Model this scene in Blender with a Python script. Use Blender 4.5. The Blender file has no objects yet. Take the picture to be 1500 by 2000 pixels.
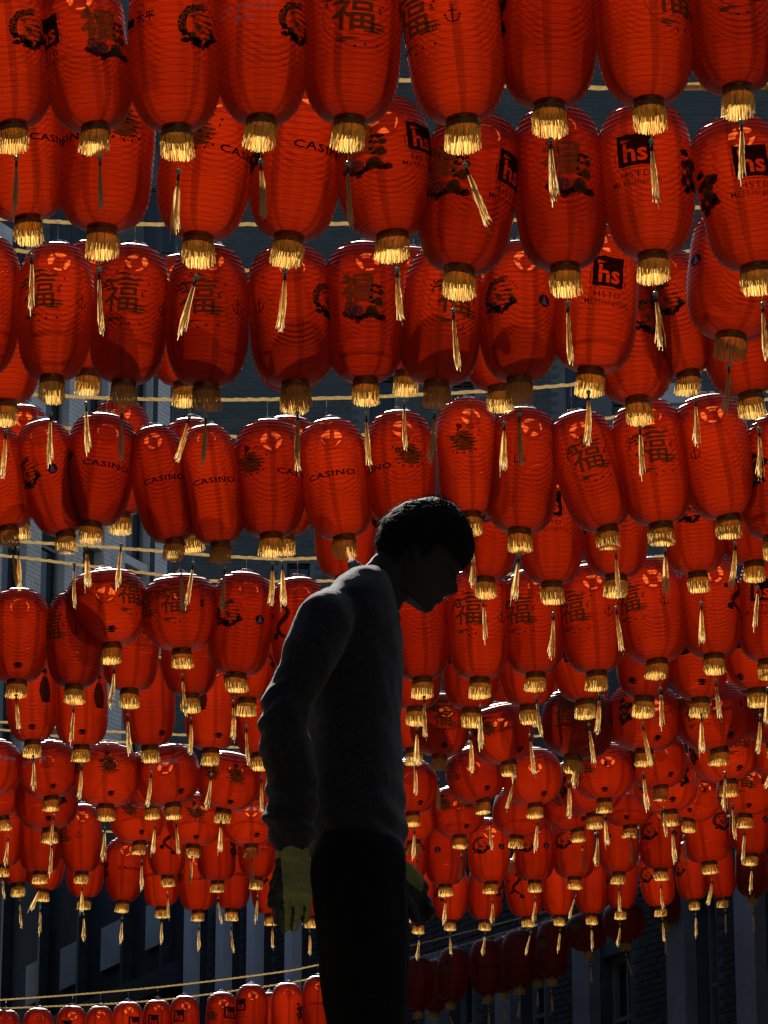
import bpy, bmesh, math, random
from mathutils import Vector, Matrix, noise
random.seed(7)
R_ = math.radians
scene = bpy.context.scene
COL = scene.collection

# ------------------------------------------------------------------ camera
LENS, PITCH, CAMZ = 120.0, R_(16.9), 0.5
FPX = LENS / 36.0 * 2000.0                       # focal length in photo pixels (1500 x 2000)
cd = bpy.data.cameras.new('camera'); cam = bpy.data.objects.new('camera', cd); COL.objects.link(cam)
cd.sensor_fit = 'VERTICAL'; cd.sensor_height = 36.0; cd.sensor_width = 27.0; cd.lens = LENS
cd.clip_start = 0.1; cd.clip_end = 2000
cam.location = (0, 0, CAMZ); cam.rotation_euler = (R_(90) + PITCH, 0, 0)
scene.camera = cam

# ------------------------------------------------------------------ sky, sun, exposure
SUN_EL, SUN_AZ = R_(41), R_(-8.5)                 # the sun stands beyond the lanterns, a little to the left
SKY_STRENGTH, SUN_STRENGTH, EXPOSURE = 0.05, 5.0, 1.0
w = bpy.data.worlds.new('World'); scene.world = w; w.use_nodes = True
nt = w.node_tree; nt.nodes.clear()
out = nt.nodes.new('ShaderNodeOutputWorld'); bg = nt.nodes.new('ShaderNodeBackground')
sky = nt.nodes.new('ShaderNodeTexSky'); sky.sky_type = 'NISHITA'; sky.sun_disc = False
sky.sun_elevation = SUN_EL; sky.sun_rotation = SUN_AZ; sky.altitude = 20; sky.air_density = 1.0; sky.dust_density = 1.0
bg.inputs['Strength'].default_value = SKY_STRENGTH
nt.links.new(sky.outputs[0], bg.inputs[0]); nt.links.new(bg.outputs[0], out.inputs[0])
sd = bpy.data.lights.new('sun', 'SUN'); sd.energy = SUN_STRENGTH; sd.angle = R_(0.5); sd.color = (1.0, 0.93, 0.82)
sun = bpy.data.objects.new('sun', sd); COL.objects.link(sun)
sdir = Vector((math.sin(SUN_AZ) * math.cos(SUN_EL), math.cos(SUN_AZ) * math.cos(SUN_EL), math.sin(SUN_EL)))
sun.rotation_euler = sdir.to_track_quat('Z', 'Y').to_euler(); sun.location = sdir * 60
vs = scene.view_settings
vs.view_transform = 'Standard'; vs.look = 'None'; vs.exposure = EXPOSURE; vs.gamma = 1.0; vs.use_curve_mapping = False
cy = scene.cycles
cy.use_denoising = True; cy.max_bounces = 10; cy.diffuse_bounces = 5; cy.glossy_bounces = 3
cy.transmission_bounces = 8; cy.transparent_max_bounces = 16; cy.sample_clamp_indirect = 6.0
cy.caustics_reflective = False; cy.caustics_refractive = False

# ------------------------------------------------------------------ helpers
def ray(px, py):
    x, v = (px - 750.0) / FPX, (1000.0 - py) / FPX
    return Vector((x, math.cos(PITCH) - v * math.sin(PITCH), math.sin(PITCH) + v * math.cos(PITCH)))
def at_y(px, py, Y):                             # the point of a pixel's line of sight that lies Y metres down the street
    d = ray(px, py); return Vector((0, 0, CAMZ)) + d * (Y / d.y)
def ppm(px, py, Y):                              # photo pixels per metre there
    return FPX / (Y / ray(px, py).y)

def mat(name, build):
    m = bpy.data.materials.new(name); m.use_nodes = True
    n = m.node_tree; n.nodes.clear()
    o = n.nodes.new('ShaderNodeOutputMaterial')
    s = build(n)
    n.links.new(s, o.inputs['Surface'])
    return m
def nd(n, typ, **kw):
    x = n.nodes.new(typ)
    for k, v in kw.items():
        if k in x.inputs: x.inputs[k].default_value = v
        else: setattr(x, k, v)
    return x
def ramp(n, fac, stops):
    r = n.nodes.new('ShaderNodeValToRGB'); e = r.color_ramp.elements
    while len(e) < len(stops): e.new(0.5)
    for i, (p, c) in enumerate(stops): e[i].position = p; e[i].color = (*c, 1) if len(c) == 3 else c
    n.links.new(fac, r.inputs[0]); return r.outputs[0]
def mixrgb(n, fac, a, b, typ='MIX'):
    m = n.nodes.new('ShaderNodeMix'); m.data_type = 'RGBA'; m.blend_type = typ
    for sock, v in ((m.inputs[0], fac), (m.inputs[6], a), (m.inputs[7], b)):
        if isinstance(v, bpy.types.NodeSocket): n.links.new(v, sock)
        elif isinstance(v, (int, float)): sock.default_value = v
        else: sock.default_value = (*v, 1)
    return m.outputs[2]
def mixsh(n, fac, a, b):
    m = n.nodes.new('ShaderNodeMixShader')
    if isinstance(fac, (int, float)): m.inputs[0].default_value = fac
    else: n.links.new(fac, m.inputs[0])
    n.links.new(a, m.inputs[1]); n.links.new(b, m.inputs[2]); return m.outputs[0]
def noisetex(n, scale, detail=4, rough=0.6, coord='Object'):
    tc = nd(n, 'ShaderNodeTexCoord'); t = nd(n, 'ShaderNodeTexNoise', Scale=scale, Detail=detail, Roughness=rough)
    n.links.new(tc.outputs[coord], t.inputs['Vector']); return t.outputs['Fac']
def bump(n, h, strength=0.3, dist=0.01):
    b = nd(n, 'ShaderNodeBump', Strength=strength, Distance=dist); n.links.new(h, b.inputs['Height']); return b.outputs[0]
def principled(n, color, rough=0.6, metal=0.0, normal=None, spec=0.5):
    p = nd(n, 'ShaderNodeBsdfPrincipled', Roughness=rough, Metallic=metal)
    p.inputs['Specular IOR Level'].default_value = spec
    if isinstance(color, bpy.types.NodeSocket): n.links.new(color, p.inputs['Base Color'])
    else: p.inputs['Base Color'].default_value = (*color, 1)
    if normal: n.links.new(normal, p.inputs['Normal'])
    return p.outputs[0]
def surface(name, c0, c1, scale, rough=0.7, bs=0.3, metal=0.0, coord='Object', spec=0.4):
    def b(n):
        f = noisetex(n, scale, coord=coord)
        col = ramp(n, f, [(0.3, c0), (0.7, c1)])
        return principled(n, col, rough, metal, bump(n, noisetex(n, scale * 6, coord=coord), bs), spec)
    return mat(name, b)

def mesh_of(name, bm, mats, smooth=False):
    me = bpy.data.meshes.new(name); bm.to_mesh(me); bm.free()
    for m in (mats if isinstance(mats, (list, tuple)) else [mats]): me.materials.append(m)
    if smooth: me.polygons.foreach_set('use_smooth', [True] * len(me.polygons))
    return me
def pydata(name, v, f, m, smooth=False):
    me = bpy.data.meshes.new(name); me.from_pydata(v, [], f); me.update()
    for x in (m if isinstance(m, (list, tuple)) else [m]): me.materials.append(x)
    if smooth: me.polygons.foreach_set('use_smooth', [True] * len(me.polygons))
    return me
def add(name, data, parent=None, loc=None, rot=None, scale=None, kind=None):
    o = bpy.data.objects.new(name, data); COL.objects.link(o)
    if parent is not None: o.parent = parent
    if loc is not None: o.location = loc
    if rot is not None: o.rotation_euler = rot
    if scale is not None: o.scale = scale
    if kind: o['kind'] = kind
    return o
def tag(o, label, cat, group=None):
    o['label'] = label; o['category'] = cat
    if group: o['group'] = group
    return o
def box(bm, x0, x1, y0, y1, z0, z1, mi=0):
    vv = [bm.verts.new((x, y, z)) for x in (x0, x1) for y in (y0, y1) for z in (z0, z1)]
    for q in ((0, 1, 3, 2), (4, 6, 7, 5), (0, 4, 5, 1), (2, 3, 7, 6), (0, 2, 6, 4), (1, 5, 7, 3)):
        f = bm.faces.new([vv[i] for i in q]); f.material_index = mi
# ------------------------------------------------------------------ materials
def m_fabric(n):
    tc = nd(n, 'ShaderNodeTexCoord')
    sep = nd(n, 'ShaderNodeSeparateXYZ'); n.links.new(tc.outputs['Object'], sep.inputs[0])
    at = nd(n, 'ShaderNodeMath', operation='ARCTAN2'); n.links.new(sep.outputs[1], at.inputs[0]); n.links.new(sep.outputs[0], at.inputs[1])
    mu = nd(n, 'ShaderNodeMath', operation='MULTIPLY'); mu.inputs[1].default_value = 5 / (2 * math.pi); n.links.new(at.outputs[0], mu.inputs[0])
    fr = nd(n, 'ShaderNodeMath', operation='FRACT'); n.links.new(mu.outputs[0], fr.inputs[0])
    # glued lap where two lengths of cloth meet: double cloth, darker
    lap = ramp(n, fr.outputs[0], [(0.0, (0.66,) * 3), (0.12, (0.66,) * 3), (0.16, (1,) * 3), (1.0, (1,) * 3)])
    oi = nd(n, 'ShaderNodeObjectInfo')
    weave = noisetex(n, 60, 3)
    blot = noisetex(n, 7, 5)
    var = mixrgb(n, blot, (0.72, 0.68, 0.68), (1.0, 1.0, 1.0))
    var = mixrgb(n, 1.0, var, lap, 'MULTIPLY')
    dye = mixrgb(n, oi.outputs['Random'], (0.52, 0.072, 0.014), (0.75, 0.132, 0.021))
    tcol = mixrgb(n, 1.0, dye, var, 'MULTIPLY')
    tr = nd(n, 'ShaderNodeBsdfTranslucent'); n.links.new(tcol, tr.inputs['Color'])
    df = nd(n, 'ShaderNodeBsdfDiffuse'); df.inputs['Color'].default_value = (0.30, 0.016, 0.008, 1)
    tp = nd(n, 'ShaderNodeBsdfTransparent'); n.links.new(mixrgb(n, 1.0, (0.90, 0.24, 0.035), lap, 'MULTIPLY'), tp.inputs['Color'])
    gl = nd(n, 'ShaderNodeBsdfGlossy', Roughness=0.48); gl.inputs['Color'].default_value = (1, 0.9, 0.88, 1)
    n.links.new(bump(n, weave, 0.25, 0.004), gl.inputs['Normal'])
    s = mixsh(n, 0.74, df.outputs[0], tr.outputs[0])
    lw = nd(n, 'ShaderNodeLayerWeight', Blend=0.5)            # open weave: light passes straight through head-on, not at a glance
    op = ramp(n, lw.outputs['Facing'], [(0.0, (0.17,) * 3), (0.55, (0.08,) * 3), (0.85, (0.0,) * 3)])
    s = mixsh(n, op, s, tp.outputs[0])
    fz = nd(n, 'ShaderNodeFresnel', IOR=1.27)
    return mixsh(n, fz.outputs[0], s, gl.outputs[0])
M_FABRIC = mat('red_lantern_cloth', m_fabric)
def m_wire(n):
    return principled(n, (0.26, 0.022, 0.012), 0.6)
M_WIRE = mat('rib_wire', m_wire)
def m_ink(col, trans, fac):
    def b(n):
        f = noisetex(n, 45, 3)
        c = mixrgb(n, f, tuple(x * 0.7 for x in col), col)
        d = nd(n, 'ShaderNodeBsdfDiffuse'); n.links.new(c, d.inputs['Color'])
        t = nd(n, 'ShaderNodeBsdfTransparent'); t.inputs['Color'].default_value = (*trans, 1)
        wear = ramp(n, noisetex(n, 110, 4), [(0.30, (min(1, fac + 0.25),) * 3), (0.48, (fac,) * 3)])
        return mixsh(n, wear, d.outputs[0], t.outputs[0])
    return b
INK = {
    'gold': mat('ink_gold', m_ink((0.30, 0.16, 0.035), (0.30, 0.7, 1.0), 0.50)),
    'pale': mat('ink_pale_gold', m_ink((0.42, 0.24, 0.06), (0.48, 0.9, 1.0), 0.60)),
    'black': mat('ink_black', m_ink((0.014, 0.011, 0.009), (0.16, 0.14, 0.12), 0.14)),
    'dark': mat('ink_dark', m_ink((0.050, 0.032, 0.012), (0.20, 0.25, 0.3), 0.46)),
    'pink': mat('ink_pink', m_ink((0.55, 0.16, 0.16), (0.55, 0.8, 0.9), 0.55)),
    'white': mat('ink_white', m_ink((0.95, 0.88, 0.88), (1.0, 1.0, 1.0), 0.38)),
    'violet': mat('ink_violet', m_ink((0.05, 0.03, 0.12), (0.2, 0.2, 0.3), 0.2)),
}
def m_gold_thread(n):
    tc = nd(n, 'ShaderNodeTexCoord'); oi = nd(n, 'ShaderNodeObjectInfo')
    f = noisetex(n, 160, 2)
    c = mixrgb(n, f, (0.75, 0.44, 0.085), (1.0, 0.70, 0.235))
    t = nd(n, 'ShaderNodeBsdfTranslucent'); n.links.new(c, t.inputs[0])
    d = nd(n, 'ShaderNodeBsdfDiffuse'); n.links.new(c, d.inputs[0])
    g = nd(n, 'ShaderNodeBsdfGlossy', Roughness=0.35); g.inputs[0].default_value = (1, 0.75, 0.35, 1)
    s = mixsh(n, 0.72, d.outputs[0], t.outputs[0])
    return mixsh(n, 0.08, s, g.outputs[0])
M_GOLD = mat('gold_thread', m_gold_thread)
def m_tassel(n):
    c = mixrgb(n, noisetex(n, 160, 2), (0.85, 0.58, 0.20), (1.0, 0.84, 0.46))
    t = nd(n, 'ShaderNodeBsdfTranslucent'); d = nd(n, 'ShaderNodeBsdfDiffuse'); n.links.new(c, t.inputs[0]); n.links.new(c, d.inputs[0])
    return mixsh(n, 0.62, d.outputs[0], t.outputs[0])
M_TASSEL = mat('pale_gold_floss', m_tassel)
M_LACE = mat('gold_lace_band', lambda n: principled(n, ramp(n, noisetex(n, 220, 2), [(0.4, (0.10, 0.055, 0.012)), (0.6, (0.40, 0.24, 0.06))]), 0.5, 0.3))
M_BRASS = mat('dark_brass', lambda n: principled(n, ramp(n, noisetex(n, 25), [(0.3, (0.10, 0.055, 0.02)), (0.7, (0.32, 0.2, 0.08))]), 0.3, 0.9))
M_SILVER = mat('silver_rim', lambda n: principled(n, (0.78, 0.74, 0.70), 0.22, 1.0))
M_BEAD = mat('jade_bead', lambda n: principled(n, (0.38, 0.74, 0.52), 0.12))
M_FERR = mat('dark_ferrule', lambda n: principled(n, (0.035, 0.018, 0.008), 0.4))
def m_rope(n):
    c = ramp(n, noisetex(n, 60), [(0.3, (0.62, 0.50, 0.28)), (0.7, (0.88, 0.76, 0.50))])
    d = nd(n, 'ShaderNodeBsdfDiffuse'); t = nd(n, 'ShaderNodeBsdfTranslucent'); n.links.new(c, d.inputs[0]); n.links.new(c, t.inputs[0])
    return mixsh(n, 0.6, d.outputs[0], t.outputs[0])
M_ROPE = mat('pale_nylon_rope', m_rope)
M_BRICK = surface('slate_brick', (0.066, 0.078, 0.078), (0.112, 0.126, 0.126), 3.0, 0.9, 0.5, coord='Object')
M_MORTAR = surface('mortar', (0.125, 0.135, 0.135), (0.18, 0.19, 0.19), 5, 0.95)
M_SOOT = surface('sooty_brick', (0.020, 0.024, 0.025), (0.045, 0.050, 0.052), 3.0, 0.9, 0.5)
M_SOOTM = surface('sooty_mortar', (0.05, 0.058, 0.062), (0.08, 0.09, 0.095), 5, 0.95)
M_BLACKB = surface('light_absorbing_brick', (0.008, 0.009, 0.010), (0.018, 0.019, 0.020), 3.0, 0.9)  # near-black so the added rear building bounces little sunlight onto the worker
M_WHITE = surface('painted_brick', (0.50, 0.50, 0.50), (0.66, 0.66, 0.66), 2.0, 0.8, 0.5)
M_PAINT = surface('blue_grey_paint', (0.14, 0.155, 0.17), (0.21, 0.225, 0.24), 3.0, 0.6)
M_WPAINT = surface('white_gloss_paint', (0.70, 0.71, 0.72), (0.80, 0.81, 0.82), 2.0, 0.5, 0.2)
M_PALE = surface('pale_panel', (0.42, 0.43, 0.44), (0.56, 0.57, 0.58), 1.5, 0.8)
M_DARK = surface('dark_joinery', (0.03, 0.035, 0.04), (0.06, 0.07, 0.075), 4, 0.6)
M_GLASS = mat('dark_window_glass', lambda n: principled(n, (0.012, 0.016, 0.02), 0.08, 0, bump(n, noisetex(n, 1.2), 0.05), 0.5))
M_ASPHALT = surface('asphalt', (0.035, 0.035, 0.037), (0.065, 0.064, 0.062), 9, 0.95, 0.6)
M_STEEL = surface('galvanised_steel', (0.35, 0.36, 0.37), (0.5, 0.5, 0.51), 12, 0.4, 0.2, 0.9)
M_PLANK = surface('scaffold_board', (0.18, 0.12, 0.07), (0.30, 0.21, 0.12), 4, 0.9, 0.5)
# ------------------------------------------------------------------ lantern kit (built once, shared by every lantern)
RING = 0.0565
# variant: (max radius, height, roundness, egg, number of ribs)
VAR = {'oblong': [(0.180, 0.65, 3.9, 0.02, 27), (0.180, 0.65, 3.3, 0.07, 27), (0.180, 0.65, 4.3, -0.05, 27), (0.180, 0.65, 3.6, 0.04, 25), (0.180, 0.65, 3.1, -0.03, 29)],
       'round':  [(0.235, 0.45, 2.6, 0.05, 19), (0.235, 0.45, 2.8, 0.02, 19), (0.235, 0.45, 2.5, 0.08, 19), (0.235, 0.45, 2.7, 0.05, 18), (0.235, 0.45, 2.4, 0.01, 20)]}
_dr = random.Random(21)
DENTS = [[(_dr.uniform(0, 6.28), _dr.uniform(.2, .8), _dr.uniform(.005, .012), _dr.uniform(.3, .6), _dr.uniform(.10, .22)) for _ in range(5)] for _ in range(6)]
def prof(kind, v, t):
    Rm, H, n, egg, nr = VAR[kind][v]
    u = max(-1.0, min(1.0, 2 * t - 1))
    return RING + (Rm - RING) * (1 - abs(u) ** n) ** 0.5 * (1 + egg * u)
def wob(v, t, a):
    d = 0.0007 * math.sin(2 * a + 3 * t + v * 2)
    for a0, t0, dep, wa, wt in DENTS[v]:
        da = (a - a0 + math.pi) % (2 * math.pi) - math.pi
        d -= dep * math.exp(-(da / wa) ** 2 - ((t - t0) / wt) ** 2)
    return d
def make_shade(kind, v):
    Rm, H, n, egg, nr = VAR[kind][v]
    S = 40; vs_, fs = [], []
    rows = nr * 2 + 1
    for i in range(rows):
        t = i / (rows - 1)
        tt = 0.5 - 0.5 * math.cos(math.pi * t) * (0.35 + 0.65 * 1) if False else t
        r = prof(kind, v, tt)
        up_ = max(0.0, min(1.0, (t - .68) / .22)); lo_ = max(0.0, min(1.0, (.22 - t) / .2))
        pleat = 0.0 if i % 2 == 0 else -(0.0013 + 0.0058 * up_ + 0.0016 * lo_)   # the pleats gather towards the rings
        for j in range(S):
            a = 2 * math.pi * j / S
            rr = r + pleat * min(1, (r - RING) / 0.03 + 0.2) + wob(v, tt, a) * min(1, (r - RING) / 0.05)
            vs_.append((rr * math.cos(a), rr * math.sin(a), tt * H))
    for i in range(rows - 1):
        for j in range(S):
            k = (j + 1) % S
            fs.append((i * S + j, i * S + k, (i + 1) * S + k, (i + 1) * S + j))
    me = pydata('shade_%s' % kind, vs_, fs, M_FABRIC, True)
    sharp = [abs(vs_[e.vertices[0]][2] - vs_[e.vertices[1]][2]) < 1e-6 and vs_[e.vertices[0]][2] > .66 * H for e in me.edges]   # crisp pleats
    at_ = me.attributes.new('sharp_edge', 'BOOLEAN', 'EDGE'); at_.data.foreach_set('value', sharp)
    return me
def make_ribs(kind, v):
    Rm, H, n, egg, nr = VAR[kind][v]
    S = 40; vs_, fs = [], []
    for i in range(1, nr):
        t = i / nr; r = prof(kind, v, t); h = 0.0007
        b = len(vs_)
        for z, dr in ((-h, 0.0003), (0, 0.0016), (h, 0.0003)):
            for j in range(S):
                a = 2 * math.pi * j / S
                rr = r + dr + wob(v, t, a) * min(1, (r - RING) / 0.05)
                vs_.append((rr * math.cos(a), rr * math.sin(a), t * H + z))
        for q in range(2):
            for j in range(S):
                k = (j + 1) % S
                fs.append((b + q * S + j, b + q * S + k, b + q * S + S + k, b + q * S + S + j))
    return pydata('ribs_%s' % kind, vs_, fs, M_WIRE, True)
def lathe(pts, S=28, closed=False):
    v, f = [], []
    n = len(pts)
    for r, z in pts:
        for j in range(S):
            a = 2 * math.pi * j / S; v.append((r * math.cos(a), r * math.sin(a), z))
    for i in range(n if closed else n - 1):
        i2 = (i + 1) % n
        for j in range(S):
            k = (j + 1) % S; f.append((i * S + j, i * S + k, i2 * S + k, i2 * S + j))
    return v, f
def make_ring(h, m, nm):
    v, f = lathe([(0.0615, 0), (0.0625, h * .5), (0.0615, h), (0.0590, h), (0.0585, h * .5), (0.0590, 0)], closed=True)
    return pydata(nm, v, f, m, False)
def ribbon(v, f, pts, wdt, ax):
    b = len(v)
    for i, p in enumerate(pts):
        w2 = wdt * (0.5 if i < len(pts) - 1 else 0.32)
        v.append(tuple(p - ax * w2)); v.append(tuple(p + ax * w2))
    for i in range(len(pts) - 1):
        f.append((b + 2 * i, b + 2 * i + 1, b + 2 * i + 3, b + 2 * i + 2))
def make_fringe(seed):
    rnd = random.Random(seed); v, f = [], []
    tx, ty = rnd.uniform(-0.008, 0.008), rnd.uniform(-0.008, 0.008)
    for layer, cnt in ((0, 104), (1, 8)):
        for i in range(cnt):
            a = 2 * math.pi * (i + rnd.random() * .8) / cnt
            r0 = 0.0635 - 0.006 * layer
            L = rnd.uniform(0.070, 0.078) + (0.005 if layer == 0 else 0)
            fl = rnd.gauss(0.002, 0.002); da = rnd.gauss(0, 0.025)
            pts = []
            for s in range(4):
                q = s / 3.0
                rr = r0 + fl * q + 0.003 * math.sin(q * 5 + i)
                aa = a + da * q
                pts.append(Vector((rr * math.cos(aa) + tx * q * q, rr * math.sin(aa) + ty * q * q, -0.036 - L * q)))
            ax = Vector((-math.sin(a), math.cos(a), 0)) * 0.9 + Vector((math.cos(a), math.sin(a), 0)) * rnd.uniform(-.6, .6)
            ribbon(v, f, pts, rnd.uniform(0.0036, 0.0056), ax.normalized())
    return pydata('fringe_strands', v, f, M_GOLD)
def make_lace():
    v, f = lathe([(0.0635, -0.020), (0.0650, -0.030), (0.0640, -0.042)], S=36)
    return pydata('lace_band', v, f, M_LACE)
def make_strands(seed, length=0.200):
    rnd = random.Random(seed); v, f = [], []
    bend = rnd.uniform(-0.012, 0.012); bend2 = rnd.uniform(-0.012, 0.012); spread = rnd.uniform(0.008, 0.017)
    for i in range(36):
        a = rnd.uniform(0, 2 * math.pi); q0 = math.sqrt(rnd.random())
        L = length * (rnd.uniform(0.80, 1.04) if rnd.random() > .12 else rnd.uniform(.55, 1.2))
        pts = []
        for s in range(5):
            q = s / 4.0
            rr = (0.0045 + spread * q ** 0.7) * q0
            cu_ = .0035 * q * math.sin(7 * q + i * 2.1)
            pts.append(Vector((rr * math.cos(a) + bend * q * q + cu_, rr * math.sin(a) + bend2 * q * q - cu_, -L * q)))
        ax = Vector((math.cos(a + 1.3), math.sin(a + 1.3), 0))
        ribbon(v, f, pts, 0.0036, ax)
    return pydata('tassel_strands', v, f, M_TASSEL)
def make_rod(r0, r1, z0, z1, m, nm, S=8):
    v, f = lathe([(r0, z0), (r1, z1)], S)
    f.append(tuple(range(S))[::-1]); f.append(tuple(range(S, 2 * S)))
    return pydata(nm, v, f, m, True)
def make_bead():
    bm = bmesh.new(); bmesh.ops.create_uvsphere(bm, u_segments=12, v_segments=8, radius=0.0105)
    return mesh_of('bead', bm, M_BEAD, True)
KIT = {k: [(make_shade(k, i), make_ribs(k, i)) for i in range(5)] for k in VAR}
FRINGE = [make_fringe(i) for i in range(6)]
STRANDS = [make_strands(i) for i in range(7)]
LACE = make_lace(); RING_B = make_ring(0.022, M_BRASS, 'bottom_ring'); RING_T = make_ring(0.020, M_SILVER, 'top_ring')
CORD = make_rod(0.0011, 0.0011, 0, 1, M_GOLD, 'cord', 6); FERR = make_rod(0.0058, 0.0050, -0.026, 0, M_FERR, 'ferrule', 10)
def make_bracket(disc):
    bm = bmesh.new(); pts = []
    for i in range(96):
        th = 2 * math.pi * i / 96; c, s = abs(math.cos(th)), abs(math.sin(th)); r = disc
        for hw_, cc, ss in ((.0125, c, s), (.006, s, c)):
            if ss * .0585 < hw_ and cc > .5: r = max(r, .0585)
            elif ss > 1e-6 and cc > .5: r = max(r, min(.0585, hw_ / ss))
        pts.append((r * math.cos(th), r * math.sin(th)))
    lo = [bm.verts.new((x, y, .004)) for x, y in pts]; hi = [bm.verts.new((x, y, .0065)) for x, y in pts]
    bm.faces.new(lo[::-1]); bm.faces.new(hi)
    for i in range(96): bm.faces.new((lo[i], lo[(i + 1) % 96], hi[(i + 1) % 96], hi[i]))
    bmesh.ops.triangulate(bm, faces=[f for f in bm.faces if len(f.verts) > 4])
    return mesh_of('top_bracket', bm, M_SILVER)
BRACKET = [make_bracket(.018), make_bracket(.030), make_bracket(.050)]
BEAD = make_bead(); WIRE1 = make_rod(0.0013, 0.0013, 0, 1, M_STEEL, 'wire', 5)

# ------------------------------------------------------------------ printed marks
def text2d(txt, size, sx=1.0, off=0.0, spacing=1.0):
    cu = bpy.data.curves.new('t', 'FONT'); cu.body = txt; cu.size = size; cu.align_x = 'CENTER'; cu.align_y = 'CENTER'
    cu.offset = off; cu.resolution_u = 2; cu.space_character = spacing; cu.fill_mode = 'FRONT'
    ob = bpy.data.objects.new('t', cu); COL.objects.link(ob)
    dg = bpy.context.evaluated_depsgraph_get(); dg.update()
    me = bpy.data.meshes.new_from_object(ob.evaluated_get(dg))
    pol = [[(me.vertices[i].co.x * sx, me.vertices[i].co.y) for i in p.vertices] for p in me.polygons]
    bpy.data.objects.remove(ob); bpy.data.curves.remove(cu); bpy.data.meshes.remove(me)
    return pol
def cut2d(txt, size, rect, off=0.0, dx=0.0, dy=0.0, extra=()):
    """a filled plate with the letters left out of it, laid as thin strips"""
    letters = sh(text2d(txt, size, 1.0, off), dx, dy) + [list(e) for e in extra]
    def inside(poly, x, y):
        c = False
        for (x0, y0), (x1, y1) in zip(poly, poly[1:] + poly[:1]):
            if (y0 > y) != (y1 > y) and x < x0 + (x1 - x0) * (y - y0) / (y1 - y0): c = not c
        return c
    boxes = [(min(q[0] for q in t), max(q[0] for q in t), min(q[1] for q in t), max(q[1] for q in t), t) for t in letters]
    xs, ys = [q[0] for q in rect], [q[1] for q in rect]; n = 64; out_ = []
    x0, x1, y0, y1 = min(xs), max(xs), min(ys), max(ys); hx, hy = (x1 - x0) / n, (y1 - y0) / n
    for j in range(n):
        y = y0 + (j + .5) * hy; run = None
        for i in range(n + 1):
            x = x0 + (i + .5) * hx
            on_ = i < n and inside(rect, x, y) and not any(b_[0] <= x <= b_[1] and b_[2] <= y <= b_[3] and inside(b_[4], x, y) for b_ in boxes)
            if on_ and run is None: run = x - hx / 2
            if not on_ and run is not None:
                e = x - hx / 2; out_.append([(run, y - hy / 2), (e, y - hy / 2), (e, y + hy / 2), (run, y + hy / 2)]); run = None
    return out_
def blob(rnd, x, y, r, ry=None, n=11, j=0.25):
    ry = ry or r
    return [(x + r * (1 + rnd.uniform(-j, j)) * math.cos(2 * math.pi * i / n), y + ry * (1 + rnd.uniform(-j, j)) * math.sin(2 * math.pi * i / n)) for i in range(n)]
def circ(x, y, r, n=20): return [(x + r * math.cos(2 * math.pi * i / n), y + r * math.sin(2 * math.pi * i / n)) for i in range(n)]
def stroke(pts, wd):
    out_ = []
    for (x0, y0), (x1, y1) in zip(pts[:-1], pts[1:]):
        d = Vector((x1 - x0, y1 - y0)); L = d.length or 1; nx, ny = -d.y / L, d.x / L
        w0 = wd if not isinstance(wd, (list, tuple)) else wd[len(out_)]
        w1 = wd if not isinstance(wd, (list, tuple)) else wd[len(out_) + 1]
        out_.append([(x0 + nx * w0, y0 + ny * w0), (x0 - nx * w0, y0 - ny * w0), (x1 - nx * w1, y1 - ny * w1), (x1 + nx * w1, y1 + ny * w1)])
    return out_
def flower(rnd, x, y, r, k=6):
    return [blob(rnd, x + r * .55 * math.cos(a), y + r * .55 * math.sin(a), r * .5, n=9) for a in [2 * math.pi * i / k + .3 for i in range(k)]]
def sh(polys, dx=0, dy=0, s=1.0): return [[(x * s + dx, y * s + dy) for x, y in p] for p in polys]
def swirl(x, y, r, turns=1.4, wd=.0014, flip=1):
    return stroke([(x + flip * r * (1 - i / 16) * math.cos(turns * 6.28 * i / 16), y + r * (1 - i / 16) * math.sin(turns * 6.28 * i / 16)) for i in range(14)], wd)
def P_fu():
    r = random.Random(3); L = []
    L.append(('gold', sh(text2d('福', 0.112, 1.08, 0.0014), 0, -.006)))
    L.append(('gold', stroke([(0.084 * math.cos(a), 0.084 * math.sin(a) - .005) for a in [R_(115 + 9 * i) for i in range(17)]], 0.0010)))
    L.append(('gold', stroke([(-.07, .048), (-.05, .060), (-.02, .056), (.01, .066), (.04, .058), (.066, .064)], [.003, .006, .005, .007, .005, .002])
              + stroke([(-.03, .078), (.0, .084), (.028, .077)], [.002, .005, .002]) + swirl(-.052, .052, .014) + swirl(.05, .070, .012, flip=-1) + swirl(.0, .078, .010)))
    L.append(('gold', [blob(r, .058, -.026, .027, .0035), blob(r, .062, -.038, .023, .003), blob(r, .050, -.050, .025, .0035), blob(r, -.012, -.072, .028, .0035), blob(r, -.03, -.080, .016, .003)]
              + swirl(.07, -.044, .012) + swirl(-.035, -.074, .010, flip=-1)))
    L.append(('dark', [blob(r, *q, .0040, n=7) for q in ((-.080, .042), (-.072, .056), (.086, .052), (.074, .026), (.066, .018), (.03, -.088), (.004, -.094), (-.02, .090), (.064, -.086), (-.074, .028))] + stroke([(-.075, .036), (-.045, .042)], .003)))
    L.append(('pink', [blob(r, .068, .008, .007), blob(r, -.072, .020, .006)]))
    return L, 0.53
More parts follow.
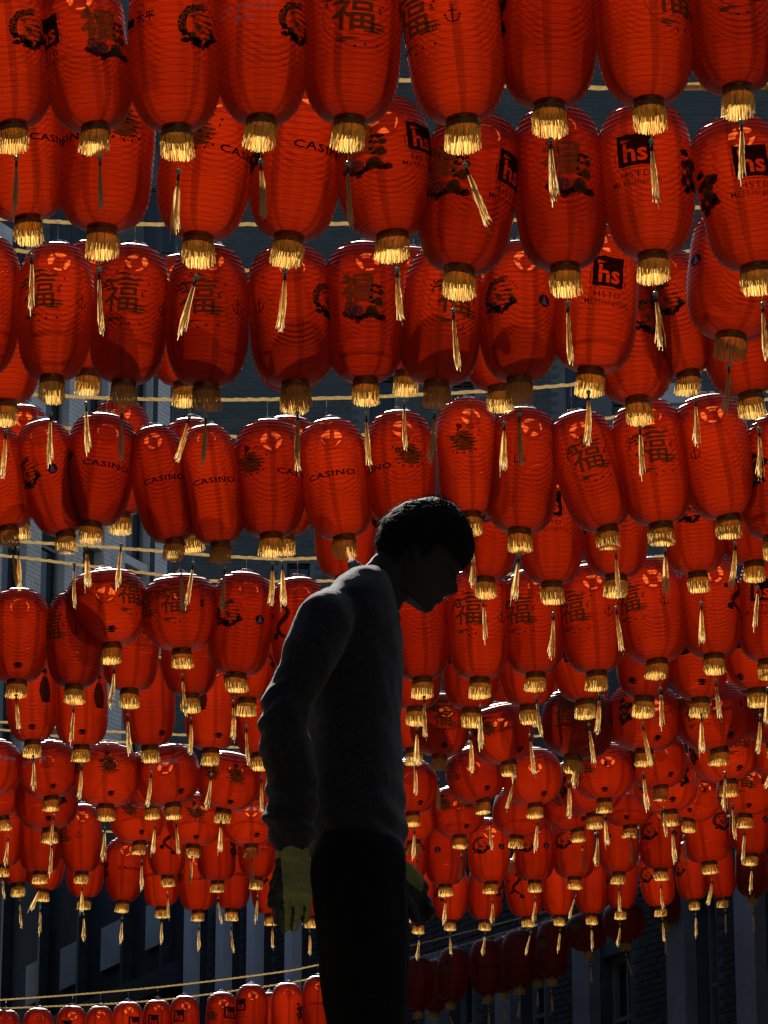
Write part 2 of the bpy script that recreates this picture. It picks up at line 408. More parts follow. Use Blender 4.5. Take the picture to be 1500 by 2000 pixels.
def P_flowerfu():
    r = random.Random(5); L = []
    L.append(('pale', sh(text2d('福', 0.115, 1.0, 0.005), -.012, .032)))
    L.append(('dark', [blob(r, -.055 + .014 * i, -.062 + .010 * math.cos(i) + r.uniform(-.004, .004), .014, .012, 9, .35) for i in range(10)]))
    L.append(('pink', flower(r, -.035, -.035, .026) + flower(r, -.01, -.045, .02)))
    L.append(('gold', flower(r, .035, -.048, .024) + flower(r, .058, -.01, .018) + flower(r, .066, .025, .013)))
    L.append(('dark', [blob(r, .05 + r.uniform(-.02, .025), r.uniform(-.03, .05), .006) for _ in range(10)]))
    L.append(('pink', [blob(r, .01 + .02 * i, .085 + r.uniform(-.01, .01), .006, .003) for i in range(3)]))
    return L, 0.50
def P_koi():
    r = random.Random(8); L = []
    def on(a, rad): return (rad * math.cos(R_(a)), rad * math.sin(R_(a)))
    arc = [on(70 + 11 * i, .054) for i in range(14)]
    gold, dark, black, pink = stroke(arc, [.003, .006, .009, .010, .011, .011, .010, .010, .011, .012, .012, .012, .010, .006]), [], [], []
    for i in range(40):                                      # scales on the curled back
        x, y = on(75 + 3.9 * i, .054 + r.uniform(-.010, .010)); dark.append(blob(r, x, y, .0036, .0028, 6, .4))
    for i in range(26):                                      # rocks and leaves under it
        a = 205 + 5.2 * i; x, y = on(a, .056 + r.uniform(-.016, .010))
        (black if r.random() < .35 else dark).append(blob(r, x, y, r.uniform(.004, .011), r.uniform(.004, .009), 9, .5))
    for i in range(5):                                       # water lines and blossoms
        gold.append(blob(r, .012 + r.uniform(-.008, .012), .034 - .017 * i, .026, .0026, 13, .3))
    gold += [blob(r, r.uniform(-.03, .045), r.uniform(-.045, .03), .011, .006, 9, .4) for _ in range(9)] + flower(r, .042, -.022, .014) + flower(r, -.006, -.046, .013) + flower(r, .024, -.044, .010)
    dark += [blob(r, *on(18 + 12 * i, .060), .0035, .0028) for i in range(5)]
    pink += [blob(r, .010, .064, .014, .007, 11, .2), blob(r, .0, -.014, .016, .005)]
    L += [('gold', gold), ('black', black), ('dark', dark), ('pink', pink)]
    return L, 0.52
def P_basket():
    r = random.Random(11); L = []
    L.append(('gold', [blob(r, r.uniform(-.006, .006), y, hw, .0082, 17, .12) for y, hw in ((.034, .030), (.019, .046), (.003, .060), (-.013, .064), (-.029, .056), (-.044, .040))]))
    L.append(('dark', [blob(r, -.015, .060, .013, .015, 13, .6)] + stroke([(-.01, .004), (.0, .010), (.012, .002), (.02, .009), (.03, .003)], .002) + [blob(r, r.uniform(-.05, .05), r.uniform(-.04, .03), .005, .003) for _ in range(12)]))
    L.append(('gold', stroke([(.014, .048), (.026, .068), (.038, .060)], .0025) + stroke([(.028, .048), (.05, .050), (.046, .064)], .002)))
    L.append(('dark', [blob(r, q[0], q[1], .0050, n=8, j=.4) for q in ((-.070, .026), (.074, .040), (.070, .020), (-.050, -.050), (-.030, -.060), (.004, -.066), (.030, -.062), (.055, -.050), (-.062, -.030))] + swirl(.0, -.058, .010) + swirl(.04, -.052, .010)))
    L.append(('pink', flower(r, -.050, .014, .014)))
    return L, 0.56
def P_casino(): return [('black', sh(text2d('CASINO', 0.044, 1.45, 0.0010, 1.12)))], 0.46
def P_hs():
    r = random.Random(2)
    e = []
    for i in range(24):
        q = i / 24 * 4; s = int(q); u = q - s
        c = [(-.062 + .124 * u, -.064), (.062, -.064 + .128 * u), (.062 - .124 * u, .064), (-.062, .064 - .128 * u)][s]
        e.append((c[0] + r.uniform(-.0022, .0022), c[1] + r.uniform(-.0022, .0022)))
    flag = [(-.045, .046), (-.012, .038), (-.045, .030)]
    L = [('black', cut2d('hs', 0.104, e, 0.0022, 0.003, -0.014, (flag,)))]
    b = .071
    L.append(('black', sum([stroke([(-b + 2 * b * i / 9, s * b), (-b + 2 * b * (i + .75) / 9, s * b)], .0012) for i in range(9) for s in (-1, 1)], [])))
    L.append(('black', stroke([(b, -.06), (b, -.01)], .0012) + stroke([(b, .01), (b, .06)], .0012) + stroke([(-b, -.05), (-b, .0)], .0012)))
    L.append(('dark', sh(text2d('HSTD', 0.036, 1.1, 0.0002, 1.15), 0, -.100)))
    L.append(('dark', sh(text2d('Mt.Huangshan', 0.026, 1.1, 0.0002, 1.08), 0, -.130)))
    return L, 0.60
def P_anchor():
    L = [('black', stroke([(0, -.028), (0, .022)], .0026) + stroke([(-.012, .013), (.012, .013)], .002)
          + stroke([(.024 * math.cos(a), .024 * math.sin(a) - .006) for a in [R_(190 + 16 * i) for i in range(11)]], .0024)
          + [[(-.03, -.004), (-.018, -.010), (-.026, .006)], [(.03, -.004), (.018, -.010), (.026, .006)]]
          + stroke([(.006 * math.cos(a), .006 * math.sin(a) + .028) for a in [R_(45 * i) for i in range(9)]], .0017))]
    return L, 0.50
def P_tree():
    t = stroke([(0, -.022), (0, .012)], .0028)
    for y, hw in ((-.010, .017), (.000, .013), (.009, .009)):
        t += stroke([(-hw, y - .008), (0, y), (hw, y - .008)], .0022)
    t += [[(0, .022), (-.006, .012), (.006, .012)]]
    return [('violet', [circ(0, 0, .030)]), ('white', t)], 0.49
def P_cathay():
    bird = [[(-.030, .088), (-.012, .080), (.006, .086), (.030, .078), (.006, .066), (-.012, .062)]]
    return [('white', bird + sh(text2d('CATHAY', 0.048, 1.25, 0.0002, 1.08), 0, .018) + sh(text2d('國 泰', 0.036, 1.0, 0.0002), 0, -.030))], 0.56
def P_S(): return [('black', sh(text2d('S', 0.058, 1.0, 0.0036)))], 0.52
def P_taiping():
    return [('black', [[(-.085, -.012), (-.035, -.014), (-.035, .020), (-.085, .022)]]), ('black', sh(text2d('太平', 0.044, 1.0, 0.0008), .02, .004)), ('dark', sh(text2d('CHINA TAIPING', 0.018, 1.1), -.005, -.030))], 0.58
def P_figure():
    r = random.Random(4); L = []
    L.append(('dark', [[(-.016, .065), (.016, .065), (.034, .02), (.040, -.03), (.030, -.085), (-.026, -.085), (-.040, -.03), (-.034, .02)]]))
    L.append(('pink', [blob(r, 0, .082, .0155, .018, 13, .05)]))
    L.append(('black', [blob(r, 0, .100, .020, .010, 13, .1), blob(r, 0, .114, .009, .008)]))
    L.append(('gold', [blob(r, r.uniform(-.025, .025), r.uniform(-.07, .04), .010, .004) for _ in range(9)]))
    L.append(('black', [blob(r, 0, -.084, .028, .008, 11, .2)]))
    return L, 0.52
def P_dragon():
    pts = [(.02 + .035 * math.sin(i * .55), .10 - .014 * i) for i in range(15)]
    r = random.Random(6)
    L = [('dark', stroke(pts, [.004, .008, .011, .013, .014, .015, .015, .014, .014, .013, .012, .010, .008, .006, .004]))]
    L.append(('gold', [blob(r, p[0] + .006, p[1], .006, .004) for p in pts[2:-2]]))
    L.append(('violet', [blob(r, -.045, .055, .013), blob(r, -.03, -.055, .018)]))
    L.append(('black', [blob(r, pts[-1][0], pts[-1][1] - .01, .018), blob(r, pts[0][0] + .01, pts[0][1], .013)]))
    return L, 0.50
def P_knot():
    kn = []
    for a in range(6):
        cx, cy_ = .017 * math.cos(R_(60 * a + 30)), .017 * math.sin(R_(60 * a + 30))
        kn += stroke([(cx + .009 * math.cos(q), cy_ + .009 * math.sin(q)) for q in [R_(40 * i) for i in range(10)]], .0016)
    return [('white', sh(kn, -.075, 0)), ('white', sh(text2d('中国联通', 0.036, 1.0, 0.0012), .03, .006)), ('white', sh(text2d('CHINA UNICOM', 0.012), .03, -.020))], 0.55
def P_pine():
    r = random.Random(9)
    return [('black', [blob(r, 0, .010, .026, .006, 13, .2), blob(r, 0, -.002, .034, .006, 13, .2), blob(r, 0, -.014, .026, .005, 13, .2)] + stroke([(0, -.02), (0, .012)], .003))], 0.10
def P_peony():
    r = random.Random(12); L = []
    L.append(('dark', [blob(r, r.uniform(-.035, .035), r.uniform(-.08, .08), .017, .015, 11, .35) for _ in range(14)]))
    L.append(('gold', flower(r, .0, -.02, .026) + flower(r, .01, .04, .02)))
    L.append(('dark', [blob(r, r.uniform(-.03, .03), -.07 + r.uniform(-.02, .02), .015, .012, 11, .35) for _ in range(6)]))
    L.append(('pink', flower(r, -.015, .0, .015)))
    return L, 0.48
PRINT_DEF = {k[2:]: v for k, v in list(globals().items()) if k.startswith('P_') and callable(v)}
PSCALE = dict(fu=1.4, flowerfu=1.3, koi=1.35, basket=1.22, hs=1.08, dragon=1.2, figure=1.15, knot=1.15, peony=1.1)
_2d, _pm = {}, {}
def print_mesh(kind, shape, v):
    key = (kind, shape, v)
    if key in _pm: return _pm[key]
    if kind not in _2d: _2d[kind] = PRINT_DEF[kind]()
    layers, zf = _2d[kind]
    Rm, H, n, egg, nr = VAR[shape][v]
    bm = bmesh.new(); mats_, off = [], {}
    s = PSCALE.get(kind, 1.0) * (1.0 if shape == 'oblong' else 0.92)
    for li, (ink, polys) in enumerate(layers):
        if ink not in mats_: mats_.append(ink)
        mi = mats_.index(ink)
        for p in polys:
            vv = [bm.verts.new((x * s, y * s, 0.0006 * li)) for x, y in p]
            try: f = bm.faces.new(vv); f.material_index = mi
            except ValueError: pass
    bmesh.ops.triangulate(bm, faces=[f for f in bm.faces if len(f.verts) > 4])
    xs = [q.co.x for q in bm.verts]; ys = [q.co.y for q in bm.verts]
    step = 0.016
    for ax, lo, hi in ((0, min(xs), max(xs)), (1, min(ys), max(ys))):
        q = lo + step
        while q < hi:
            co = (q, 0, 0) if ax == 0 else (0, q, 0); no = (1, 0, 0) if ax == 0 else (0, 1, 0)
            bmesh.ops.bisect_plane(bm, geom=bm.verts[:] + bm.edges[:] + bm.faces[:], plane_co=co, plane_no=no)
            q += step
    for q in bm.verts:
        x, y, l = q.co
        t = min(0.985, max(0.015, zf + y / H)); r = prof(shape, v, t)
        a = x / max(r, 0.07)
        rr = r + 0.0046 + l
        q.co = (rr * math.sin(a), -rr * math.cos(a), t * H)      # faces -Y when unrotated
    _pm[key] = mesh_of('print_' + kind, bm, [INK[m] for m in mats_])
    return _pm[key]
# ------------------------------------------------------------------ where every lantern hangs, read off the photograph
# (x of bottom ring, y of bottom ring, x of body centre, body width, y of top or 0, prints "kind@x"), photo pixels
ROWS = {}
ROWS['A'] = dict(Y=12.0, kind='oblong', rope=[(-300, -240), (750, -215), (1800, -260)], L=[
 (25,243,8,172,0,'koi@60'), (186,247,165,168,0,'hs@98 flowerfu@205'), (345,250,338,180,0,'taiping@280 koi@390'), (511,233,510,178,0,'cathay@478 koi@578'),
 (683,233,688,187,0,'fu@692'), (903,233,885,198,0,'fu@806 anchor@882'), (1073,203,1070,190,0,'peony@980'), (1267,197,1260,186,0,'fu@1312'), (1440,172,1430,182,0,'fu@1430')])
ROWS['B'] = dict(Y=13.05, kind='oblong', rope=[(-300, 145), (400, 150), (790, 157), (1000, 168), (1190, 172), (1500, 170), (1800, 150)], L=[
 (55,425,40,160,0,'casino@105'), (200,445,207,183,0,'casino@135 basket@242'), (388,462,400,180,0,'basket@385 casino@478'), (565,462,580,178,0,'casino@634 peony@505'),
 (766,458,750,190,190,'flowerfu@705 hs@822'), (898,525,918,182,215,'flowerfu@868 hs@992'), (1103,520,1095,175,207,'flowerfu@1105'), (1275,497,1267,180,203,'hs@1238 peony@1342'),
 (1475,520,1455,182,228,'hs@1466 peony@1382')])
ROWS['C'] = dict(Y=15.0, kind='oblong', rope=[(-300, 415), (0, 427), (200, 437), (500, 438), (670, 437), (1000, 430), (1500, 395), (1800, 370)], L=[
 (-45,730,-40,150,0,''), (102,738,103,145,470,'fu@78 anchor@157'), (243,745,250,148,478,'fu@240 anchor@314'), (403,752,404,158,480,'fu@388 anchor@462'), (577,748,568,165,476,'anchor@510 koi@638'),
 (714,742,711,152,473,'flowerfu@706'), (853,747,863,152,480,'fu@888'), (1014,740,1015,152,468,'koi@978 tree@1060'), (1154,722,1167,160,0,'hs@1184'), (1428,655,1440,184,398,'tree@1362')])
ROWS['D0'] = dict(Y=16.0, kind='oblong', rope=[(-300, 470), (0, 488), (60, 492), (310, 515), (495, 528), (800, 525), (1500, 480), (1800, 450)], L=[
 (10,785,5,140,0,''), (172,725,175,138,0,''), (362,748,352,140,0,'koi@330'), (573,757,562,150,0,'basket@520'), (793,728,800,140,0,''), (975,757,962,142,0,'peony@955'),
 (1245,780,1238,150,0,'koi@1265'), (1343,728,1316,140,0,'koi@1302'), (1465,768,1440,150,0,'peony@1440')])
ROWS['D'] = dict(Y=17.1, kind='oblong', rope=[(-300, 750), (45, 770), (300, 780), (530, 780), (800, 772), (1130, 750), (1500, 705), (1800, 670)], L=[
 (15,1030,-8,118,835,'taiping@5'), (127,1040,97,116,812,'tree@103 koi@58'), (178,1022,190,136,805,'casino@212 peony@132'), (340,1055,315,116,823,'casino@320'), (430,1060,413,118,826,'casino@418'),
 (530,1045,525,137,815,'basket@492 casino@580'), (672,1048,655,134,815,'casino@646'), (790,1030,783,132,800,'basket@800 casino@728'), (920,1003,915,122,773,'basket@905'), (1015,1035,1022,136,792,'anchor@1014'),
 (1185,1030,1150,130,795,'fu@1145'), (1290,1022,1275,142,780,'fu@1270'), (1422,1008,1400,145,770,'anchor@1355'), (1512,1050,1520,130,805,'peony@1480')])
ROWS['E0'] = dict(Y=18.4, kind='oblong', rope=[(-300, 800), (0, 820), (70, 828), (265, 848), (600, 852), (1000, 835), (1500, 780), (1800, 740)], L=[
 (38,1012,38,122,0,''), (235,1003,232,124,0,''), (375,1038,372,122,0,''), (555,1043,560,124,0,''), (676,1128,678,126,0,'koi@732'), (948,1130,955,118,0,'tree@950'), (1078,1138,1075,128,0,'hs@1072'),
 (1203,1125,1203,130,0,'hs@1260 peony@1150'), (1362,1118,1352,118,0,'koi@1345'), (1472,1098,1462,118,0,'fu@1460')])
ROWS['E'] = dict(Y=19.6, kind='oblong', rope=[(-300, 1030), (0, 1055), (200, 1068), (480, 1089), (620, 1090), (900, 1072), (1300, 1030), (1800, 960)], L=[
 (33,1330,32,118,1158,'pine@40'), (145,1340,145,112,1148,'fu@102 anchor@150'), (217,1258,208,154,1114,'fu@254 pine@217','round'), (355,1268,352,146,1120,'fu@342 S@394 fu@288','round'), (462,1316,470,122,1115,'koi@450 tree@507'),
 (590,1330,585,112,1125,'dragon@548'), (825,1325,818,118,0,'anchor@868'), (937,1325,936,120,1105,'fu@915 anchor@977'), (1046,1315,1043,116,1110,'fu@1012'), (1165,1312,1157,122,1100,'fu@1118 anchor@1186'),
 (1283,1290,1274,126,1085,'fu@1228 anchor@1294'), (1394,1280,1390,120,1075,'dragon@1432'), (1500,1290,1505,118,0,'hs@1484')])
ROWS['F0'] = dict(Y=21.0, kind='oblong', rope=[(-300, 1060), (0, 1085), (130, 1100), (330, 1125), (430, 1135), (900, 1128), (1300, 1085), (1800, 1010)], L=[
 (253,1347,256,108,0,'hs@276'), (372,1357,368,108,0,''), (483,1364,485,108,0,'dragon@520'), (590,1365,590,108,0,''), (708,1362,705,108,0,''), (812,1382,808,108,0,'peony@850'), (920,1384,922,110,0,'koi@880'), (1033,1378,1030,110,0,'koi@992'),
 (1143,1367,1130,114,0,'peony@1108 S@1084'), (1258,1362,1262,120,0,'pine@1230 figure@1245'), (1368,1365,1366,112,0,'figure@1336 pine@1366'), (1478,1345,1470,112,0,'figure@1440 pine@1430')])
ROWS['F'] = dict(Y=23.0, kind='oblong', rope=[(-300, 1215), (0, 1240), (750, 1285), (1300, 1245), (1800, 1180)], L=[
 (64,1447,58,98,0,'figure@88 pine@62'), (159,1456,157,100,0,'figure@193 pine@163'), (293,1457,289,102,0,'pine@320'), (412,1463,411,100,0,'figure@394 pine@430'), (507,1472,500,98,0,'figure@520'),
 (610,1470,610,98,0,''), (708,1468,708,98,0,''), (808,1463,802,98,0,'pine@808'), (1003,1414,1006,96,0,'fu@985 S@1050'), (1127,1405,1128,122,0,'fu@1160'), (1407,1372,1420,100,0,'pine@1410')])
ROWS['G0'] = dict(Y=22.4, kind='round', rope=[(-300, 1235), (0, 1260), (750, 1305), (1300, 1265), (1800, 1200)], L=[
 (858,1475,860,112,1352,'fu@864 S@905 pine@872'), (993,1487,980,118,1372,'basket@953 peony@935 pine@1012'), (1120,1477,1130,138,1372,'fu@1102 fu@1160 S@1189'), (1258,1464,1260,136,1355,'peony@1222 pine@1288'),
 (1404,1462,1392,138,1357,'fu@1352 S@1442 pine@1420'), (1512,1452,1512,120,1345,'fu@1483')])
ROWS['G'] = dict(Y=25.5, kind='round', rope=[(-300, 1385), (0, 1410), (240, 1430), (700, 1440), (1300, 1395), (1800, 1335)], L=[
 (-20,1550,-18,112,1448,'knot@10'), (100,1556,93,114,1450,'knot@70 pine@105'), (207,1572,208,126,1460,'basket@216 basket@152 pine@225'), (337,1570,326,122,1452,'knot@322 pine@355'), (437,1580,446,116,1470,'basket@418 basket@464 pine@465'),
 (550,1580,555,116,0,''), (670,1580,672,116,0,''), (805,1587,800,108,1480,'pine@822'), (943,1562,926,110,1452,'pine@940 fu@880'), (1045,1570,1040,112,1458,'pine@1062'), (1180,1560,1178,114,1450,'S@1180 pine@1177 fu@1140'),
 (1290,1536,1284,112,1430,'pine@1308 peony@1240'), (1422,1524,1414,130,1418,'fu@1432 pine@1440 peony@1355'), (1520,1515,1520,118,1410,'')])
ROWS['H0'] = dict(Y=27.3, kind='round', rope=[(-300, 1400), (0, 1425), (250, 1450), (700, 1460), (1300, 1415), (1800, 1355)], L=[
 (297,1573,290,104,0,''), (97,1618,90,118,1512,'pine@95 peony@120'), (5,1596,-8,104,0,'taiping@8'), (1160,1588,1152,124,1485,'peony@1100 pine@1165'), (1307,1583,1300,124,1480,'peony@1330 pine@1306 peony@1256'), (1455,1590,1458,112,1485,'fu@1448 S@1484 pine@1462')])
ROWS['H'] = dict(Y=29.3, kind='round', rope=[(-300, 1500), (0, 1530), (150, 1543), (700, 1550), (1300, 1510), (1800, 1445)], L=[
 (272,1644,266,104,1548,'basket@258 pine@277'), (377,1650,380,106,1556,'basket@384 basket@342 pine@390'), (490,1650,487,106,1566,'knot@490 pine@505'), (600,1650,600,104,0,''), (700,1650,700,104,0,''), (808,1642,800,104,0,''),
 (897,1632,893,102,1540,'basket@912 basket@870 pine@912'), (1010,1632,1016,104,1538,'knot@1010'), (1127,1619,1112,104,1525,'pine@1130 basket@1090'), (1230,1612,1226,104,1515,'knot@1240 pine@1215'), (1345,1600,1356,102,1500,'S@1372 pine@1352')])
ROWS['I'] = dict(Y=29.9, kind='oblong', rope=[(-300, 1500), (0, 1532), (750, 1560), (1300, 1520), (1800, 1455)], L=[
 (5,1690,5,76,1575,'taiping@10'), (78,1703,77,84,1570,'anchor@38 fu@110'), (160,1703,158,78,1568,'anchor@155 fu@124'), (327,1710,325,74,1580,'dragon@325'), (425,1720,422,76,1585,'peony@455'), (502,1714,500,74,1580,'fu@521'),
 (590,1720,590,76,0,''), (690,1722,690,76,0,''), (797,1722,797,72,1590,'koi@785 tree@824'), (870,1728,870,80,1598,'tree@855'), (959,1723,955,82,1595,'koi@940 tree@978'), (1044,1720,1043,78,1590,'koi@1028 tree@1065'), (1122,1714,1122,80,1585,'koi@1100'),
 (1208,1704,1207,80,1570,'tree@1187'), (1290,1697,1290,82,1565,'koi@1268 tree@1315'), (1385,1683,1378,92,1545,'koi@1408'), (1467,1668,1467,80,1540,'tree@1492 koi@1440')])
ROWS['J'] = dict(Y=33.4, kind='oblong', rope=[(-300, 1585), (0, 1608), (750, 1655), (1300, 1610), (1800, 1540)], L=[
 (35,1726,26,78,0,'casino@32'), (84,1737,90,74,0,'koi@112'), (165,1753,166,74,0,'casino@190'), (240,1760,241,76,1633,'casino@258 peony@207'), (315,1771,312,68,0,'casino@296'), (387,1778,384,72,1655,'basket@352 casino@402'), (452,1775,452,72,0,'casino@460'), (530,1785,525,72,0,'koi@510'),
 (605,1790,605,70,0,''), (680,1795,680,70,0,''), (750,1800,750,70,0,''), (817,1802,815,68,0,''), (879,1798,880,66,1685,'dragon@855'), (947,1797,948,68,1680,'dragon@975'), (1031,1790,1024,72,1670,'dragon@1004'), (1092,1788,1090,62,1675,''), (1155,1785,1155,64,1665,'koi@1125'), (1212,1775,1215,64,1655,'koi@1188'),
 (1290,1770,1283,66,1650,'koi@1262'), (1355,1757,1350,60,1640,'koi@1328'), (1412,1753,1404,62,1635,''), (1470,1750,1470,62,1630,'')])
ROWS['K'] = dict(Y=41.0, Y2=37.0, kind='oblong', rope=[(-300, 1968), (0, 1953), (280, 1931), (530, 1901), (615, 1886), (790, 1850), (1060, 1782), (1300, 1712), (1800, 1600)], L=[
 (8,2082,8,60,1970,''), (72,2078,72,60,1966,''), (138,2074,138,60,1962,'hs@130'), (193,2074,193,58,1962,'peony@180'), (248,2066,248,60,1954,'hs@262'), (306,2062,306,56,1950,'hs@300'), (359,2054,359,58,1942,'hs@350'), (432,2048,432,62,1935,'hs@448 basket@415'), (490,2033,490,64,1920,'hs@470'),
 (560,2030,560,62,1917,'peony@585'), (620,2016,620,60,1903,'casino@625'), (690,1996,690,62,1882,''), (755,1984,755,62,1872,''), (817,1972,817,60,1866,''), (880,1955,885,62,1848,'basket@875'), (953,1943,950,64,1832,'casino@950'), (1015,1925,1015,66,1814,''), (1078,1907,1080,64,1796,'basket@1060'),
 (1150,1856,1146,76,1785,'basket@1125','round'), (1222,1838,1220,80,1766,'','round'), (1300,1800,1300,62,1694,'')])
ROWS['K0'] = dict(Y=42.6, Y2=38.3, kind='oblong', rope=[(-300, 1985), (20, 1969), (280, 1956), (500, 1929), (610, 1911), (830, 1866), (1000, 1816), (1060, 1800), (1300, 1735), (1800, 1620)], L=[
 (525,2040,525,56,1935,''), (848,1975,850,56,1872,''), (985,1935,985,56,1828,''), (1050,1912,1050,56,1806,'')])
# ------------------------------------------------------------------ the street
def sheet(name, x0, x1, y0, y1, z, m, label=None):
    o = add(name, pydata(name, [(x0, y0, z), (x1, y0, z), (x1, y1, z), (x0, y1, z)], [(0, 1, 2, 3)], m)); o['kind'] = 'structure'; return o
sheet('ground', -400, 400, -400, 400, 0.0, M_ASPHALT)

class Frame:                                     # a vertical wall plane: s runs left to right, z up, q out of the wall towards the viewer
    def __init__(self, p0, p1):
        self.o = Vector((p0[0], p0[1], 0)); d = Vector((p1[0] - p0[0], p1[1] - p0[1], 0)); self.len = d.length
        self.e = d.normalized(); self.n = Vector((self.e.y, -self.e.x, 0))
        self.M = Matrix(((self.e.x, -self.n.x, 0, self.o.x), (self.e.y, -self.n.y, 0, self.o.y), (0, 0, 1, 0), (0, 0, 0, 1)))
    def hit(self, px, py):                       # where a line of sight meets the wall: (s, z)
        d = ray(px, py); c = Vector((0, 0, CAMZ))
        t = (self.o - c).dot(self.n) / d.dot(self.n); p = c + d * t
        return (p - self.o).dot(self.e), p.z
    def rect(self, x0, x1, y0, y1):              # pixel box -> (s0, s1, z0, z1), measured at its middle
        ym, xm = (y0 + y1) / 2, (x0 + x1) / 2
        return (self.hit(x0, ym)[0], self.hit(x1, ym)[0], self.hit(xm, y1)[1], self.hit(xm, y0)[1])
# local coordinates of a facade object: x = s, y = into the wall, z = up
def building(name, label, fr, z1, depth, m_wall, openings, s0=0.0, s1=None, m_frame=M_DARK, bars=(1, 2), m_sill=None, sills=True):
    s1 = fr.len if s1 is None else s1
    root = add(name, None); root.matrix_world = fr.M; tag(root, label, 'building')
    xs = sorted({s0, s1, *[a for o in openings for a in o[:2]]}); zs = sorted({0.0, z1, *[a for o in openings for a in o[2:4]]})
    bm = bmesh.new(); cache = {}
    def V(x, y, z):
        k = (round(x, 4), round(y, 4), round(z, 4))
        if k not in cache: cache[k] = bm.verts.new(k)
        return cache[k]
    def Q(*p):
        try: bm.faces.new([V(*q) for q in p])
        except ValueError: pass
    for a, b in zip(xs[:-1], xs[1:]):
        for c, d in zip(zs[:-1], zs[1:]):
            if any(o[0] <= a + 1e-4 and b <= o[1] + 1e-4 and o[2] <= c + 1e-4 and d <= o[3] + 1e-4 for o in openings): continue
            Q((a, 0, c), (b, 0, c), (b, 0, d), (a, 0, d))
    for a, b, c, d in [o[:4] for o in openings]:
        r = 0.24
        Q((a, 0, c), (a, r, c), (a, r, d), (a, 0, d)); Q((b, 0, c), (b, 0, d), (b, r, d), (b, r, c))
        Q((a, 0, d), (a, r, d), (b, r, d), (b, 0, d)); Q((a, 0, c), (b, 0, c), (b, r, c), (a, r, c))
    D = depth
    Q((s0, 0, 0), (s0, 0, z1), (s0, D, z1), (s0, D, 0)); Q((s1, 0, 0), (s1, D, 0), (s1, D, z1), (s1, 0, z1))
    Q((s0, 0, z1), (s1, 0, z1), (s1, D, z1), (s0, D, z1)); Q((s0, D, 0), (s0, D, z1), (s1, D, z1), (s1, D, 0))
    add('wall', mesh_of('wall', bm, m_wall), root)
    for a, b, c, d in [o[:4] for o in openings]:
        w_, h_ = b - a, d - c
        bm = bmesh.new(); t = min(0.07, w_ * .1)
        def bar(x0, x1, zz0, zz1, y0=0.14, y1=0.20): box(bm, x0, x1, y0, y1, zz0, zz1)
        bar(a + .002, a + t, c + .002, d - .002); bar(b - t, b - .002, c + .002, d - .002); bar(a + t, b - t, c + .002, c + t); bar(a + t, b - t, d - t, d - .002)
        for i in range(1, bars[0] + 1): bar(a + w_ * i / (bars[0] + 1) - .02, a + w_ * i / (bars[0] + 1) + .02, c + t, d - t, .15, .19)
        for i in range(1, bars[1] + 1): bar(a + t, b - t, c + h_ * i / (bars[1] + 1) - .025, c + h_ * i / (bars[1] + 1) + .025, .145, .195)
        wn = add('window', mesh_of('window_frame', bm, m_frame), root)
        bm = bmesh.new(); box(bm, a + .003, b - .003, .205, .215, c + .003, d - .003)
        add('pane', mesh_of('pane', bm, M_GLASS), wn)
        if sills:
            bm = bmesh.new(); box(bm, a - .08, b + .08, -.09, .13, c - .09, c - .003)
            add('sill', mesh_of('sill', bm, m_sill or m_frame), wn)
    return root
def bricks(root, s0, s1, z0, z1, m, bl=0.30, bh=0.10, joint=0.012, masks=(), singles=None, limit=300, proud=0.010, seed=1):
    rnd = random.Random(seed); v, f = [], []; cnt = 0
    unit = None
    def put(bx0, bx1, bz0, bz1, pr):
        b = len(v); q = 0.004
        v.extend([(bx0, 0.004, bz0), (bx1, 0.004, bz0), (bx1, 0.004, bz1), (bx0, 0.004, bz1), (bx0 + q, -pr, bz0 + q), (bx1 - q, -pr, bz0 + q), (bx1 - q, -pr, bz1 - q), (bx0 + q, -pr, bz1 - q)])
        f.extend([(b + 4, b + 5, b + 6, b + 7), (b, b + 1, b + 5, b + 4), (b + 1, b + 2, b + 6, b + 5), (b + 2, b + 3, b + 7, b + 6), (b + 3, b, b + 4, b + 7)])
    nrow = int((z1 - z0) / bh)
    for r in range(nrow):
        zz = z0 + r * bh; x = s0 - (bl / 2 if r % 2 else 0)
        while x < s1:
            a, b = max(x, s0) + joint / 2, min(x + bl, s1) - joint / 2
            x += bl
            if b - a < 0.05: continue
            if any(a < k[1] and b > k[0] and zz < k[3] and zz + bh > k[2] for k in masks): continue
            pr = proud + rnd.uniform(-.004, .006)
            if singles and cnt < limit and b - a > bl * .9 and singles((a + b) / 2, zz + bh / 2):
                if unit is None:
                    n0 = len(v); put(-(bl - joint) / 2, (bl - joint) / 2, 0, bh - joint, proud)
                    vv, ff = v[n0:], f[-5:]; del v[n0:]; del f[-5:]
                    unit = pydata('brick', vv, [tuple(i - n0 for i in q) for q in ff], m)
                add('brick', unit, root, ((a + b) / 2, -pr + proud, zz + joint / 2)); cnt += 1
            else: put(a, b, zz + joint / 2, zz + bh - joint / 2, pr)
    add('brickwork', pydata('brickwork', v, f, m), root, kind='stuff')

